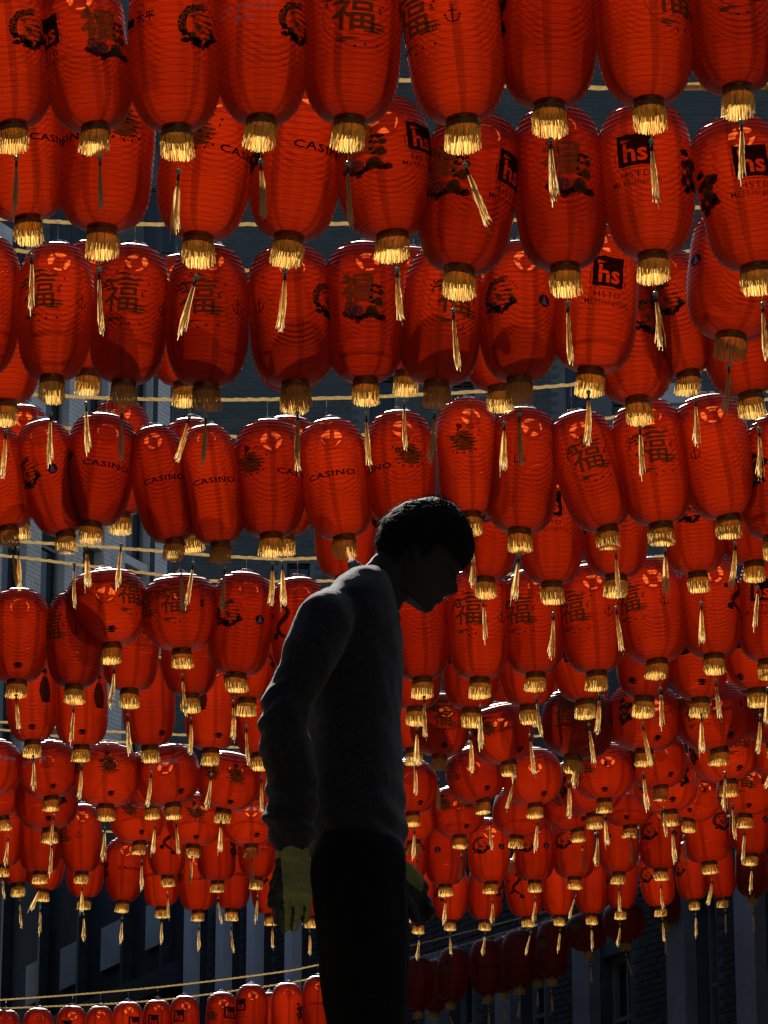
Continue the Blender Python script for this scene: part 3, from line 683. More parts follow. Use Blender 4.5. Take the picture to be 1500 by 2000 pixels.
# the tall slate-brick building that closes the view
F1 = Frame((-4.45, 68), (17, 68))
op1 = [F1.rect(722, 770, 735, 905), F1.rect(884, 926, 745, 905), F1.rect(1105, 1150, 700, 880), F1.rect(1195, 1240, 690, 880), F1.rect(700, 745, 1010, 1180), F1.rect(560, 605, 1100, 1260)]
B1 = building('brick_building', 'tall dark slate-brick building closing the street behind the lanterns', F1, 34.0, 9, M_MORTAR, op1, bars=(1, 1))
def seen_gap(s, z):
    p = F1.o + F1.e * s
    d = Vector((p.x, p.y, z - CAMZ)); fw = d.y * math.cos(PITCH) + d.z * math.sin(PITCH)
    px, py = 750 + FPX * d.x / fw, 1000 - FPX * (d.z * math.cos(PITCH) - d.y * math.sin(PITCH)) / fw
    return (1120 < px < 1420 and 120 < py < 225) or (300 < px < 660 and 470 < py < 530) or (430 < px < 660 and 745 < py < 815)
bricks(B1, 0.02, 14.0, 13.5, 33.9, M_BRICK, masks=[(o[0] - .1, o[1] + .1, o[2] - .1, o[3] + .12) for o in op1], singles=seen_gap)
bm = bmesh.new(); r_ = F1.rect(1262, 1345, 762, 800); box(bm, r_[0], r_[1], -.45, -.02, r_[2], r_[3]); box(bm, r_[0] + .1, r_[1] - .1, -.3, -.02, r_[2] - .35, r_[2] - .003)
add('stone_cornice', mesh_of('stone_cornice', bm, M_WHITE), B1)
bm = bmesh.new(); r_ = F1.rect(300, 318, 180, 1100); box(bm, r_[0] + .03, r_[0] + .13, -.16, -.03, 8, 33.5)
add('downpipe', mesh_of('downpipe', bm, M_DARK), B1)

# the building with white-painted brick piers
F2 = Frame(tuple(at_y(-60, 900, 81.0))[:2], tuple(at_y(313, 900, 90.0))[:2])
piers = [(-45, -10), (37, 66), (112, 147), (188, 229), (276, 311)]
B2 = building('pier_building', 'pale building with white-painted brick piers between tall dark windows', F2, 33.5, 7, M_SOOT, [], sills=False)
for i, (a, b) in enumerate(piers):
    s0, s1 = F2.hit(a, 900)[0], F2.hit(b, 900)[0]
    bm = bmesh.new(); box(bm, s0, s1, -.30, -.002, 0, 33.0)
    pr = add('pier', mesh_of('pier', bm, M_WHITE), B2)
    f2 = add('pier_face', None) if False else None
    v, f = [], []; rnd = random.Random(i)
    for r in range(150):
        zz = 14.5 + r * 0.12; x = s0 - (0.15 if r % 2 else 0)
        while x < s1:
            p, q = max(x, s0) + .006, min(x + .30, s1) - .006; x += .30
            if q - p < .05: continue
            k = len(v); d = .312 + rnd.uniform(0, .008)
            v += [(p, -.299, zz), (q, -.299, zz), (q, -.299, zz + .105), (p, -.299, zz + .105), (p, -d, zz), (q, -d, zz), (q, -d, zz + .105), (p, -d, zz + .105)]
            f += [(k + 4, k + 5, k + 6, k + 7), (k, k + 1, k + 5, k + 4), (k + 1, k + 2, k + 6, k + 5), (k + 2, k + 3, k + 7, k + 6), (k + 3, k, k + 4, k + 7)]
    add('painted_brickwork', pydata('painted_brickwork', v, f, M_WHITE), pr, kind='stuff')
    if i + 1 < len(piers):
        n0 = F2.hit(piers[i + 1][0], 900)[0]
        for zb in range(3):
            z0 = 13.2 + zb * 6.4
            bm = bmesh.new(); a, b = s1 + .02, n0 - .02; t = .08
            for x0, x1, z_0, z_1 in ((a, a + t, z0, z0 + 5.6), (b - t, b, z0, z0 + 5.6), (a + t, b - t, z0, z0 + t), (a + t, b - t, z0 + 5.6 - t, z0 + 5.6), (a + t, b - t, z0 + 2.4, z0 + 2.48)):
                box(bm, x0, x1, -.12, -.05, z_0, z_1)
            wn = add('window', mesh_of('window_frame', bm, M_PAINT), B2)
            bm = bmesh.new(); box(bm, a, b, -.04, -.02, z0, z0 + 5.6); add('pane', mesh_of('pane', bm, M_GLASS), wn)
            bm = bmesh.new(); box(bm, a, b, -.28, -.04, z0 - .25, z0 - .01); add('sill', mesh_of('sill', bm, M_WHITE), wn)

# the low sooty-brick terrace running back from right to left
W3L, W3R = at_y(372, 1850, 51.0), at_y(1560, 1850, 35.0)
dd = (W3R - W3L); W3R2 = W3L + dd * 2.9
F3 = Frame((W3L.x, W3L.y), (W3R2.x, W3R2.y))
def op(x0, x1, y0, y1): return F3.rect(x0, x1, y0, y1)
op3 = [op(1364, 1400, 1750, 2090), op(1176, 1232, 1862, 2110), op(1502, 1545, 1735, 2080), op(392, 404, 1770, 2030), op(455, 467, 1750, 2030), op(517, 530, 1735, 2030), op(591, 603, 1725, 2030), op(880, 925, 1890, 2110), op(1020, 1065, 1850, 2110)]
op3 = [(a, b, max(1.0, c), d) for a, b, c, d in op3]
B3 = building('terrace_building', 'low sooty-brick terrace with blue-grey window surrounds running back to one side', F3, 11.3, 7, M_SOOTM, op3, m_frame=M_PAINT, bars=(1, 1))
for i, o in enumerate(op3):                      # tall painted surround at one side of each window, seen edge-on
    bm = bmesh.new(); wd = 0.42 if o[0] > 6 else (o[1] - o[0]) * 1.25; box(bm, o[0] - wd, o[0] - .003, -.16, -.013, 0.9, o[3] + .25)
    add('surround', mesh_of('surround', bm, M_WPAINT if o[0] < 6 else M_PAINT), B3)
bricks(B3, 0.02, F3.hit(1570, 1850)[0], 3.2, 9.6, M_SOOT, 0.225, 0.075, 0.010, masks=[(o[0] - .45, o[1] + .02, 0, o[3] + .28) for o in op3] , singles=lambda s, z: F3.hit(1395, 1850)[0] < s < F3.hit(1470, 1850)[0] and 3.2 < z < 8.5, seed=4)

# its far wing with a row of pale panels
F4 = Frame(tuple(at_y(-60, 1850, 62.0))[:2], (W3L.x - .02, W3L.y + .05))
B4 = building('workshop_wing', 'dark far wing with a row of pale square panels under its eaves', F4, 12.4, 6, M_SOOT, [], sills=False)
for k, (x0, x1, y0, y1) in enumerate([(0, 13, 1930, 1985), (58, 86, 1893, 1955), (124, 162, 1850, 1918), (203, 248, 1804, 1878), (290, 325, 1768, 1830)]):
    s0, s1 = F4.hit(x0, 1880)[0], F4.hit(x1, 1880)[0]; zc = F4.hit((x0 + x1) / 2, (y0 + y1) / 2)[1]
    bm = bmesh.new(); box(bm, s0, s1, -.06, -.003, 9.4, 10.1)
    add('panel', mesh_of('panel', bm, M_PALE), B4)
    bm = bmesh.new(); box(bm, s1 + .12, s1 + .24, -.16, -.003, 4, 12.3)
    add('downpipe', mesh_of('downpipe', bm, M_DARK), B4)
    bm = bmesh.new(); box(bm, s0 - .3, s1 - .2, -.10, -.003, 5.2, 8.3)
    wn = add('window', mesh_of('window_frame', bm, M_DARK), B4)
    bm = bmesh.new(); box(bm, s0 - .2, s1 - .3, -.115, -.102, 5.4, 8.1); add('pane', mesh_of('pane', bm, M_GLASS), wn)
bm = bmesh.new(); box(bm, 0, F4.len - .01, -.22, -.003, 8.6, 8.95); add('string_course', mesh_of('string_course', bm, M_DARK), B4)

# the block farther down the street
FF = Frame((-40, 122), (6, 122))
opf = [(2 + i * 3.6, 3.5 + i * 3.6, 26 + z * 4.4, 28.6 + z * 4.4) for i in range(11) for z in range(7)]
building('far_block', 'tall grey block far down the street, seen between the topmost lanterns', FF, 61.0, 12, M_BRICK, opf, bars=(1, 1))
# side street wall, then unseen buildings added to block skylight
FL = Frame((-7.3, 11.05), (-7.3, 58.8))
opl = [(6 + i * 4.0, 7.3 + i * 4.0, z, z + 2.0) for i in range(10) for z in (4.2, 8.2)]
building('side_terrace', 'dark brick side terrace that holds one end of the ropes', FL, 12.0, 6, M_SOOT, opl, m_frame=M_PAINT)
FB = Frame((30, -5), (-30, -5))
opb = [(4 + i * 4.2, 5.4 + i * 4.2, z, z + 2.1) for i in range(12) for z in (1.2, 5.2, 9.2, 13.2, 17.2)]
building('left_blocking_house', 'added tall brick house blocking skylight at the near end of the side terrace', Frame((-7.25, -4.8), (-7.25, 11)), 22.0, 6, M_SOOT, [(2 + i * 3.5, 3.3 + i * 3.5, z, z + 2) for i in range(4) for z in (3, 7, 11, 15)], m_frame=M_PAINT)  # out of view, added to shade the worker from open sky
building('right_blocking_house', 'added tall brick house facing the side terrace, blocking skylight', Frame((11.5, 12), (11.5, -4.8)), 22.0, 3, M_SOOT, [(2 + i * 3.5, 3.3 + i * 3.5, z, z + 2) for i in range(4) for z in (3, 7, 11, 15)], m_frame=M_PAINT)  # unseen, added to close off the sky on the right
building('rear_blocking_building', 'added dark brick building behind the viewer, blocking skylight', FB, 22.0, 6, M_BLACKB, opb, m_frame=M_PAINT)  # unseen, added behind the camera to darken the worker and facades
# ------------------------------------------------------------------ ropes and lanterns
def catmull(P, t):
    n = len(P) - 1; i = min(int(t), n - 1); u = t - i
    p0, p1, p2, p3 = P[max(i - 1, 0)], P[i], P[i + 1], P[min(i + 2, n)]
    return 0.5 * ((2 * p1) + (p2 - p0) * u + (2 * p0 - 5 * p1 + 4 * p2 - p3) * u * u + (3 * p1 - p0 - 3 * p2 + p3) * u ** 3)
def tube_path(pts, rad, S=6, twist=0.0, lobes=0):
    v, f = [], []; n = len(pts)
    ph = 0.0
    for i, p in enumerate(pts):
        t = (pts[min(i + 1, n - 1)] - pts[max(i - 1, 0)]).normalized()
        up = Vector((0, 0, 1)) if abs(t.z) < .95 else Vector((0, 1, 0))
        a = t.cross(up).normalized(); b = t.cross(a)
        for j in range(S):
            th = 2 * math.pi * j / S
            r = rad * (1 + (0.20 * math.cos(lobes * th + ph) if lobes else 0))
            v.append(tuple(p + a * (r * math.cos(th)) + b * (r * math.sin(th))))
        if i + 1 < n: ph += twist * (pts[i + 1] - p).length
    for i in range(n - 1):
        for j in range(S):
            k = (j + 1) % S; f.append((i * S + j, i * S + k, (i + 1) * S + k, (i + 1) * S + j))
    f.append(tuple(range(S))[::-1]); f.append(tuple(range((n - 1) * S, n * S)))
    return v, f
BAIL = pydata('bail', *tube_path([Vector((-.060, 0, .012)), Vector((-.03, 0, .027)), Vector((0, 0, .034)), Vector((.03, 0, .027)), Vector((.060, 0, .012))], .0013, 5), M_STEEL, True)
ORD = ['first', 'second', 'third', 'fourth', 'fifth', 'sixth', 'seventh', 'eighth', 'ninth', 'tenth', 'eleventh', 'twelfth', 'thirteenth', 'fourteenth', 'fifteenth', 'sixteenth', 'seventeenth', 'eighteenth']
WORDS = dict(fu='brown luck character', flowerfu='gold character, peonies', koi='dark curled carp', basket='brown fruit basket', casino='black capital lettering', hs='black square logo', anchor='anchor', tree='round pine badge',
             cathay='white bird logo', S='black letter S', taiping='small black lettering', figure='robed figure', dragon='dark dragon', knot='white knot emblem', pine='black pine mark', peony='dark peonies')
order = sorted(ROWS, key=lambda k: -ROWS[k]['Y'])
RW_d = (F3.e.x / F3.e.y)
def right_wall_x(Y): return F3.o.x + (Y - F3.o.y) * RW_d
lanterns = []
for key in ROWS:
    row = ROWS[key]; rnd = random.Random('row' + key); nth = ORD[order.index(key)]
    def Yof(px): return row['Y'] + (row.get('Y2', row['Y']) - row['Y']) * max(0.0, min(1.1, px / 1300.0))
    P = [at_y(x, y, Yof(x)) for x, y in row['rope']]
    P = [p for p in P if p.x > -7.0 and p.x < right_wall_x(p.y) - .3]
    lft = Vector((-7.28, P[0].y, P[0].z + 0.10)); rx = right_wall_x(P[-1].y)
    P = [lft] + P + [Vector((rx - .02, P[-1].y - .02, P[-1].z + 0.35))]
    dense = [catmull(P, i * (len(P) - 1) / 160.0) for i in range(161)]
    fine = []
    for a, b in zip(dense[:-1], dense[1:]):
        m_ = max(1, int((b - a).length / 0.025)); fine += [a.lerp(b, i / m_) for i in range(m_)]
    fine.append(dense[-1])
    ro = add('rope', pydata('rope', *tube_path(fine, .0088, 9, 2 * math.pi / .075, 3), M_ROPE, True))
    tag(ro, 'pale twisted rope, %s in order from the slate-brick building' % nth, 'rope', 'ropes strung across the street')
    def rope_at(x):
        for a, b in zip(dense[:-1], dense[1:]):
            if a.x <= x <= b.x: return a.lerp(b, (x - a.x) / max(1e-6, b.x - a.x))
        return dense[0] if x < dense[0].x else dense[-1]
    for e in row['L']:
        xb, yb, cx, wpx, top, prints = e[:6]; kind = e[6] if len(e) > 6 else row['kind']
        Y = Yof(xb); p = at_y(xb, yb, Y); s = ppm(xb, yb, Y)
        v = rnd.randrange(5); Rm, H, _n, _e, _r = VAR[kind][v]
        sx = max(.88, min(1.25, (1.06 if kind == 'round' else 1.03) * wpx / s / (2 * Rm)))
        if top: sz = max(.86, min(1.14, (at_y(xb, top, Y).z - p.z - .02) / H))
        else: sz = sx * rnd.uniform(.97, 1.03)
        if kind == 'round': sz = max(sz, sx * .95)
        Hpx = H * sz * s
        tilt = max(-.26, min(.26, math.atan2(cx - xb, Hpx * .5)))
        root = add('lantern', None, loc=p, rot=(rnd.gauss(0, .035), tilt, 0), scale=(sx, sx, sz))
        bpy.context.view_layer.update() if False else None
        rz = rnd.uniform(0, 6.28)
        shade, ribs = KIT[kind][v]
        so = add('shade', shade, root, rot=(0, 0, rz))
        add('wire_rib', ribs, so, kind='stuff')
        used = []
        for spec in prints.split():
            kd, px = spec.split('@'); q = max(-.985, min(.985, (float(px) - cx) / (wpx * .5)))
            po = add('print', print_mesh(kd, kind, v), so, rot=(0, 0, math.asin(q) - rz), kind='stuff')
            po['label'] = WORDS[kd] + ' printed on the cloth'
            if WORDS[kd] not in used: used.append(WORDS[kd])
        add('top_ring', RING_T, root, loc=(0, 0, H - .004), scale=(.94, .94, 1)); add('top_bracket', BRACKET[(0, 0, 1, 1, 2, 2, 1)[rnd.randrange(7)]], root, loc=(0, 0, H - .004), rot=(0, 0, rnd.uniform(0, 6.28)), scale=(.94, .94, 1)); add('bail', BAIL, root, loc=(0, 0, H + .002), rot=(0, 0, rnd.uniform(-.6, .6)), scale=(.94, .94, 1))
        add('bottom_ring', RING_B, root, loc=(0, 0, -.018), scale=(.94, .94, 1)); add('lace_band', LACE, root, loc=(0, 0, .003), scale=(.94, .94, 1))
        add('fringe', FRINGE[rnd.randrange(6)], root, rot=(rnd.gauss(0, .03), -tilt * .8 + rnd.gauss(0, .03), 0), scale=(.93, .93, .93), kind='stuff')
        # tassel on a cord out of the middle of the bottom ring
        ln = rnd.uniform(.135, .185) if rnd.random() > .12 else rnd.uniform(.09, .12)
        sway = rnd.gauss(0, .05) if rnd.random() > .08 else rnd.choice((-1, 1)) * rnd.uniform(.2, .4)
        ta = add('tassel', STRANDS[rnd.randrange(7)], root, loc=(0, 0, -ln - .036), rot=(rnd.gauss(0, .05), -tilt - sway, 0), kind='stuff')
        add('cord', CORD, ta, loc=(0, 0, .03), scale=(1, 1, ln + .004), rot=(0, tilt + sway, 0))
        add('bead', BEAD, ta, loc=(0, 0, .034)); add('ferrule', FERR, ta, loc=(0, 0, .024))
        # hanging wire up to the rope
        M = Matrix.LocRotScale(p, root.rotation_euler.to_matrix(), Vector((sx, sx, sz)))
        a = Vector((0, 0, H + .034)); rp = rope_at((M @ a).x); b = M.inverted() @ rp
        d = b - a
        if (rp - M @ a).z < 0.02: b = a + Vector((0, 0, .03)); d = b - a
        add('hanging_wire', WIRE1, root, loc=a, rot=d.to_track_quat('Z', 'Y').to_euler(), scale=(1, 1, d.length))
        what = ' and '.join(used[:2]) if used else ''
        shp = 'round' if kind == 'round' else 'oblong'
        lab = ('%s red lantern with %s, %s rope from brick building' % (shp, what, nth)) if what else ('plain %s red lantern with gold fringe, %s rope from brick building' % (shp, nth))
        lanterns.append((root, lab, key, xb, shp, what, nth))
from collections import Counter
cnt = Counter(t[1] for t in lanterns)
final = []
for o, lab, key, xb, shp, what, nth in lanterns:
    if cnt[lab] > 1:                                         # tell look-alikes apart by what hangs next to them
        mates = sorted([t for t in lanterns if t[2] == key], key=lambda t: t[3]); i = [t[0] for t in mates].index(o)
        near = [t[5].split(' and ')[0] or 'plain' for t in (mates[i - 1:i] if i else []) + mates[i + 1:i + 2]]
        near = [n for n in near if n != what.split(' and ')[0]] or near
        w0 = what.split(' and ')[0]
        lab = '%s lantern %s, beside %s lantern, %s rope from brick building' % (shp, 'with ' + w0 if w0 else 'without print', near[0] if near else 'plain', nth)
    final.append((o, lab))
cnt = Counter(l for _, l in final)
for o, l in final:
    tag(o, l, 'lantern', 'red lanterns strung across the street' if cnt[l] == 1 else l.replace(',', ''))
# ------------------------------------------------------------------ the worker in front of the lanterns
YP = 7.3
def pp(px, py, dy=0.0): return at_y(px, py, YP + dy)
def pm(px, py, dy=0.0): return ppm(px, py, YP + dy)
def ball(bm, c, r, sub=2, sc=(1, 1, 1)):
    m = Matrix.Translation(c) @ Matrix.Diagonal((*sc, 1)); bmesh.ops.create_icosphere(bm, subdivisions=sub, radius=r, matrix=m)
def chain(bm, pts, grow=0.0, sub=2):             # pts: (px, py, dy, radius px): a tapering limb
    Q = [(pp(x, y, d), r / pm(x, y, d) + grow) for x, y, d, r in pts]
    wchain(bm, Q, sub)
def wchain(bm, Q, sub=2):
    for (a, ra), (b, rb) in zip(Q[:-1], Q[1:]):
        n = max(2, int((b - a).length / (min(ra, rb) * .30)))
        for i in range(n + 1):
            t = i / n; ball(bm, a.lerp(b, t), ra + (rb - ra) * t, sub)
def loft(bm, secs, N=28, grow=0.0, sq=2.3):      # secs: (y px, back x, front x, half depth m, depth offset)
    rings = []
    for y, xb, xf, b, oy in secs:
        a0, a1 = pp(xb, y), pp(xf, y); c = (a0 + a1) / 2; ha = (a1 - a0).length / 2 + grow
        ring = []
        for j in range(N):
            th = 2 * math.pi * j / N; cc, ss = math.cos(th), math.sin(th)
            ring.append(bm.verts.new((c.x + ha * math.copysign(abs(cc) ** (2 / sq), cc), c.y + oy + (b + grow) * math.copysign(abs(ss) ** (2 / sq), ss), c.z)))
        rings.append(ring)
    for r0, r1 in zip(rings[:-1], rings[1:]):
        for j in range(N): bm.faces.new((r0[j], r0[(j + 1) % N], r1[(j + 1) % N], r1[j]))
    bm.faces.new(rings[0]); bm.faces.new(rings[-1][::-1])
    bmesh.ops.recalc_face_normals(bm, faces=bm.faces[:])
def fuse(name, bm, voxel, mats_, smooth=4, folds=None):
    me = bpy.data.meshes.new('tmp'); bm.to_mesh(me); bm.free()
    ob = bpy.data.objects.new('tmp', me); COL.objects.link(ob)
    m = ob.modifiers.new('r', 'REMESH'); m.mode = 'VOXEL'; m.voxel_size = voxel
    s = ob.modifiers.new('s', 'SMOOTH'); s.iterations = smooth; s.factor = 0.5
    dg = bpy.context.evaluated_depsgraph_get(); dg.update()
    o = bpy.data.meshes.new_from_object(ob.evaluated_get(dg)); o.name = name
    bpy.data.objects.remove(ob); bpy.data.meshes.remove(me)
    o.materials.clear()
    for x in (mats_ if isinstance(mats_, (list, tuple)) else [mats_]): o.materials.append(x)
    if folds:
        ns = [v.normal.copy() for v in o.vertices]
        for v, n in zip(o.vertices, ns): v.co += n * folds(v.co)
    o.polygons.foreach_set('use_smooth', [True] * len(o.polygons))
    o.update(); return o
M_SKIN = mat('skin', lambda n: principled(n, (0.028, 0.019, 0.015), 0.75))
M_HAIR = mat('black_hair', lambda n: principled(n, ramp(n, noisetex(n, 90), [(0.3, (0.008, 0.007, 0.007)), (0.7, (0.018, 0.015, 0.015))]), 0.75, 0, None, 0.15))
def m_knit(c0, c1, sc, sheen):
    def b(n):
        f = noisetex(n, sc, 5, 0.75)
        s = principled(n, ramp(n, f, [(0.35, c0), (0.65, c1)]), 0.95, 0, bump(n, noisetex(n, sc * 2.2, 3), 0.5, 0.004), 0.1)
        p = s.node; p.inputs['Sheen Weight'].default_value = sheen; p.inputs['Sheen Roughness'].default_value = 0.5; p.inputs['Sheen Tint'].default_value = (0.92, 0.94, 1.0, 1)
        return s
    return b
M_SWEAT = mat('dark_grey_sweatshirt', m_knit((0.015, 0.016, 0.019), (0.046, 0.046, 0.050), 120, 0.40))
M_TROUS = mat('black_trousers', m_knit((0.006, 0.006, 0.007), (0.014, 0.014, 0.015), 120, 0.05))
M_GLOVE = mat('olive_glove_knit', m_knit((0.30, 0.31, 0.095), (0.50, 0.51, 0.20), 260, 0.2))
M_COAT = mat('black_glove_grip', lambda n: principled(n, (0.016, 0.026, 0.020), 0.6, 0, bump(n, noisetex(n, 300), 0.5, 0.002)))
M_COLLAR = mat('collar_cloth', m_knit((0.10, 0.10, 0.105), (0.40, 0.40, 0.40), 130, 0.1))
M_SHOE = mat('black_leather', lambda n: principled(n, (0.012, 0.012, 0.012), 0.45))

HEAD_TOP = pp(850, 970).z; FOOT = HEAD_TOP - 1.69
# head: the side outline, turned upright, is sliced and rounded
OUT = [(716,1110),(733,1090),(735,1072),(734,1056),(739,1034),(748,1016),(768,994),(795,979),(824,972),(850,970),(875,977),(897,994),(912,1012),(921,1034),(927,1056),(927,1078),(919,1097),(907,1108),(899,1115),(893,1123),(891,1137),(895,1150),(894,1159),(884,1163),(869,1163),(865,1169),(864,1176),(858,1181),(848,1181),(849,1187),(845,1194),(832,1200),(817,1197),(802,1193),(791,1188),(781,1193),(774,1202),(768,1221),(700,1160)]
TLT = R_(38); HC = pp(828, 1088); HS = 1.0 / pm(828, 1088)
def hf(x, y):                                    # pixel -> head frame (forward u, up v), metres
    dx, dy = (x - 828) * HS, (1088 - y) * HS * 1.02
    return dx * math.cos(TLT) - dy * math.sin(TLT), dx * math.sin(TLT) + dy * math.cos(TLT)
def hw(u, wv, v):                                # head frame -> world
    return Vector((HC.x + u * math.cos(TLT) + v * math.sin(TLT), HC.y + wv, HC.z - u * math.sin(TLT) + v * math.cos(TLT)))
HO = [hf(*p) for p in OUT]
def span(v):
    xs = []
    for (u0, v0), (u1, v1) in zip(HO, HO[1:] + HO[:1]):
        if (v0 - v) * (v1 - v) < 0: xs.append(u0 + (u1 - u0) * (v - v0) / (v1 - v0))
    return (min(xs), max(xs)) if len(xs) >= 2 else None
vmax = max(v for _, v in HO); vchin = hf(830, 1198)[1]
def head_rings(inset, wmax, vlo):
    sl = []; n = 44
    vals = [vlo + (vmax - 0.0015 - inset - vlo) * i / n for i in range(n + 1)]
    sp = [span(v + inset * max(0, (v - 0.02) / (vmax - .02))) or (-.02, .02) for v in vals]
    fr = [s[1] for s in sp]
    sm = [sum(fr[max(0, i - 5):i + 6]) / len(fr[max(0, i - 5):i + 6]) for i in range(len(fr))]
    out_ = []
    for i, v in enumerate(vals):
        q = (v - vlo) / (vmax - vlo)
        wv = wmax * min(1.0, (0.62 + 0.9 * q) if q < .42 else 1.0) * (1 - max(0, (q - .45) / .55) ** 2.6) ** .5 + .002
        back = sp[i][0] + (inset if v > -0.03 else 0)
        base = min(sm[i] - .003, fr[i]) if v < hf(905, 1108)[1] else fr[i] - inset
        out_.append((v, back, base, (fr[i] - base) if v < hf(905, 1108)[1] else 0.0, wv))
    return out_
def head_mesh(bm, inset, wmax, vlo, keep=None, N=40):
    rings = []
    for v, ub, uf, bmp, wv in head_rings(inset, wmax, vlo):
        c, A = (ub + uf) / 2, (uf - ub) / 2; ring = []
        for j in range(N):
            th = 2 * math.pi * j / N; tt = (th + math.pi) % (2 * math.pi) - math.pi
            u = c + A * math.cos(th) + bmp * math.exp(-(tt / .42) ** 2)
            eye = 0.0
            if keep is None:
                ve = hf(893, 1123)[1]
                eye = -0.007 * math.exp(-((abs(tt) - .42) / .16) ** 2 - ((v - ve) / .012) ** 2)
            ring.append((bm.verts.new(hw(u + eye, wv * math.sin(th), v)), u, v))
        rings.append(ring)
    for r0, r1 in zip(rings[:-1], rings[1:]):
        for j in range(N):
            k = (j + 1) % N; q = (r0[j], r0[k], r1[k], r1[j])
            if keep is None or keep(sum(x[1] for x in q) / 4, sum(x[2] for x in q) / 4): bm.faces.new([x[0] for x in q])
    if keep is None: bm.faces.new([x[0] for x in rings[0]][::-1])
    bm.faces.new([x[0] for x in rings[-1]])
bm = bmesh.new()
head_mesh(bm, 0.010, 0.070, vchin + .001)
for s in (-1, 1):
    ball(bm, hw(-.012, s * .071, -.012), .030, 2, (.55, .32, 1.0))
chain(bm, [(768, 1118, 0, 52), (746, 1146, 0, 54), (716, 1190, 0, 58)])
loft(bm, [(1165, 665, 760, .12, 0), (1220, 620, 770, .15, 0), (1350, 600, 770, .14, 0), (1500, 605, 770, .13, 0), (1640, 615, 770, .14, 0), (1720, 625, 770, .14, 0)])
NEAR = [(640, 1212, -.17, 50), (600, 1300, -.20, 44), (556, 1398, -.21, 38), (562, 1500, -.20, 34), (569, 1590, -.20, 28), (571, 1655, -.20, 23)]
FAR = [(680, 1215, .17, 50), (702, 1330, .20, 42), (715, 1440, .20, 38), (738, 1560, .20, 34), (768, 1690, .20, 24)]
chain(bm, NEAR); chain(bm, FAR)
def hand(bm, grow):
    for x, r in ((555, 14), (572, 16), (588, 14)): chain(bm, [(x, 1664, -.20, r), (x + 2, 1738, -.20, r)], grow)
    for (x0, x1, y1, x2, y2) in ((545, 540, 1772, 541, 1799), (563, 558, 1784, 556, 1814), (581, 578, 1784, 574, 1813), (598, 600, 1770, 596, 1797)):
        chain(bm, [(x0, 1736, -.20, 8.6), (x1, y1, -.192, 8.0), (x2, y2, -.165, 6.6)], grow * .5)
    chain(bm, [(552, 1690, -.19, 11), (536, 1728, -.165, 8.5), (530, 1768, -.155, 7)], grow * .5)
def hand2(bm, grow):
    for o in (0, 9, 18): chain(bm, [(776 + o, 1706 - o * .3, .20, 14), (810 + o * .6, 1752 - o, .20, 14)], grow)
    for (x0, y0, x1, y1, x2, y2) in ((820, 1740, 836, 1762, 843, 1780), (815, 1750, 832, 1776, 837, 1793), (808, 1758, 822, 1784, 826, 1802), (800, 1764, 812, 1790, 816, 1806)):
        chain(bm, [(x0, y0, .20, 7.5), (x1, y1, .19, 6.2), (x2, y2, .175, 5)], grow * .5)
    chain(bm, [(790, 1740, .19, 12), (800, 1770, .165, 10), (812, 1792, .16, 8.5)], grow)
hand(bm, 0); hand2(bm, 0)
def leg_pts(side):
    s = -.095 if side == 0 else .095
    hip = pp(698 if side == 0 else 704, 1700, s); kn = pp(715 if side == 0 else 722, 2010, s)
    an = Vector((kn.x - .03 + .10 * side, YP + s * .9, FOOT + .10))
    return hip, kn, an
for sd_ in (0, 1):
    hip, kn, an = leg_pts(sd_); wchain(bm, [(hip, .080), (kn, .055), (an, .040)])
    ball(bm, an + Vector((.06, 0, -.06)), .04, 2, (2.2, 1.0, .8))
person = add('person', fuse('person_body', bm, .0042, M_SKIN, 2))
tag(person, 'stooping worker in dark sweatshirt and olive work gloves, silhouetted before the lanterns', 'person')
# hair
hl = hf(907, 1108)
def hair_keep(u, v):
    j = .006 * noise.noise(Vector((u * 90, v * 60, 3.0))); u, v = u + j, v + j
    if u > 0.015 and v < hl[1] - .004: return False
    if v < -.055: return False
    return not (-.035 < u <= 0.015 and v < -.012)
bm = bmesh.new(); head_mesh(bm, 0.0, 0.084, vchin + .02, hair_keep, 64)
for v in bm.verts:
    v.co += Vector((noise.noise(v.co * 38), noise.noise(v.co * 38 + Vector((9, 0, 0))), noise.noise(v.co * 38 + Vector((0, 9, 0))))) * .0028
hairm = mesh_of('hair', bm, M_HAIR, True)
hair = add('hair', hairm, person)
rnd = random.Random(5); v_, f_ = [], []
rings = head_rings(0.0, 0.084, vchin + .02)
for i in range(2600):                            # loose locks lying over the cap of hair
    r = rings[rnd.randrange(8, len(rings))]; th = rnd.uniform(0, 2 * math.pi)
    c, A = (r[1] + r[2]) / 2, (r[2] - r[1]) / 2; u, wv = c + A * math.cos(th), r[4] * math.sin(th)
    if not hair_keep(u, r[0]): continue
    crown = Vector((-.02, 0, vmax)); p = Vector((u, wv, r[0])); nrm = (p - Vector((c, 0, 0))).normalized()
    dn = p - crown; dn = (dn - nrm * dn.dot(nrm)); dn = dn.normalized() if dn.length > 1e-4 else Vector((1, 0, 0))
    L = rnd.uniform(.012, .030); ax = dn.cross(nrm).normalized() * .0011
    b = len(v_)
    for s, (q, lift) in enumerate(((0, -.001), (.5, .0018), (1, .0015 + rnd.random() ** 3 * .009))):
        pt = p + dn * L * q + nrm * lift
        for sg in (-1, 1):
            z = pt + ax * sg * (1 - .7 * q); v_.append(tuple(hw(z.x, z.y, z.z)))
    f_ += [(b, b + 1, b + 3, b + 2), (b + 2, b + 3, b + 5, b + 4)]
add('hair_locks', pydata('hair_locks', v_, f_, M_HAIR), hair, kind='stuff')
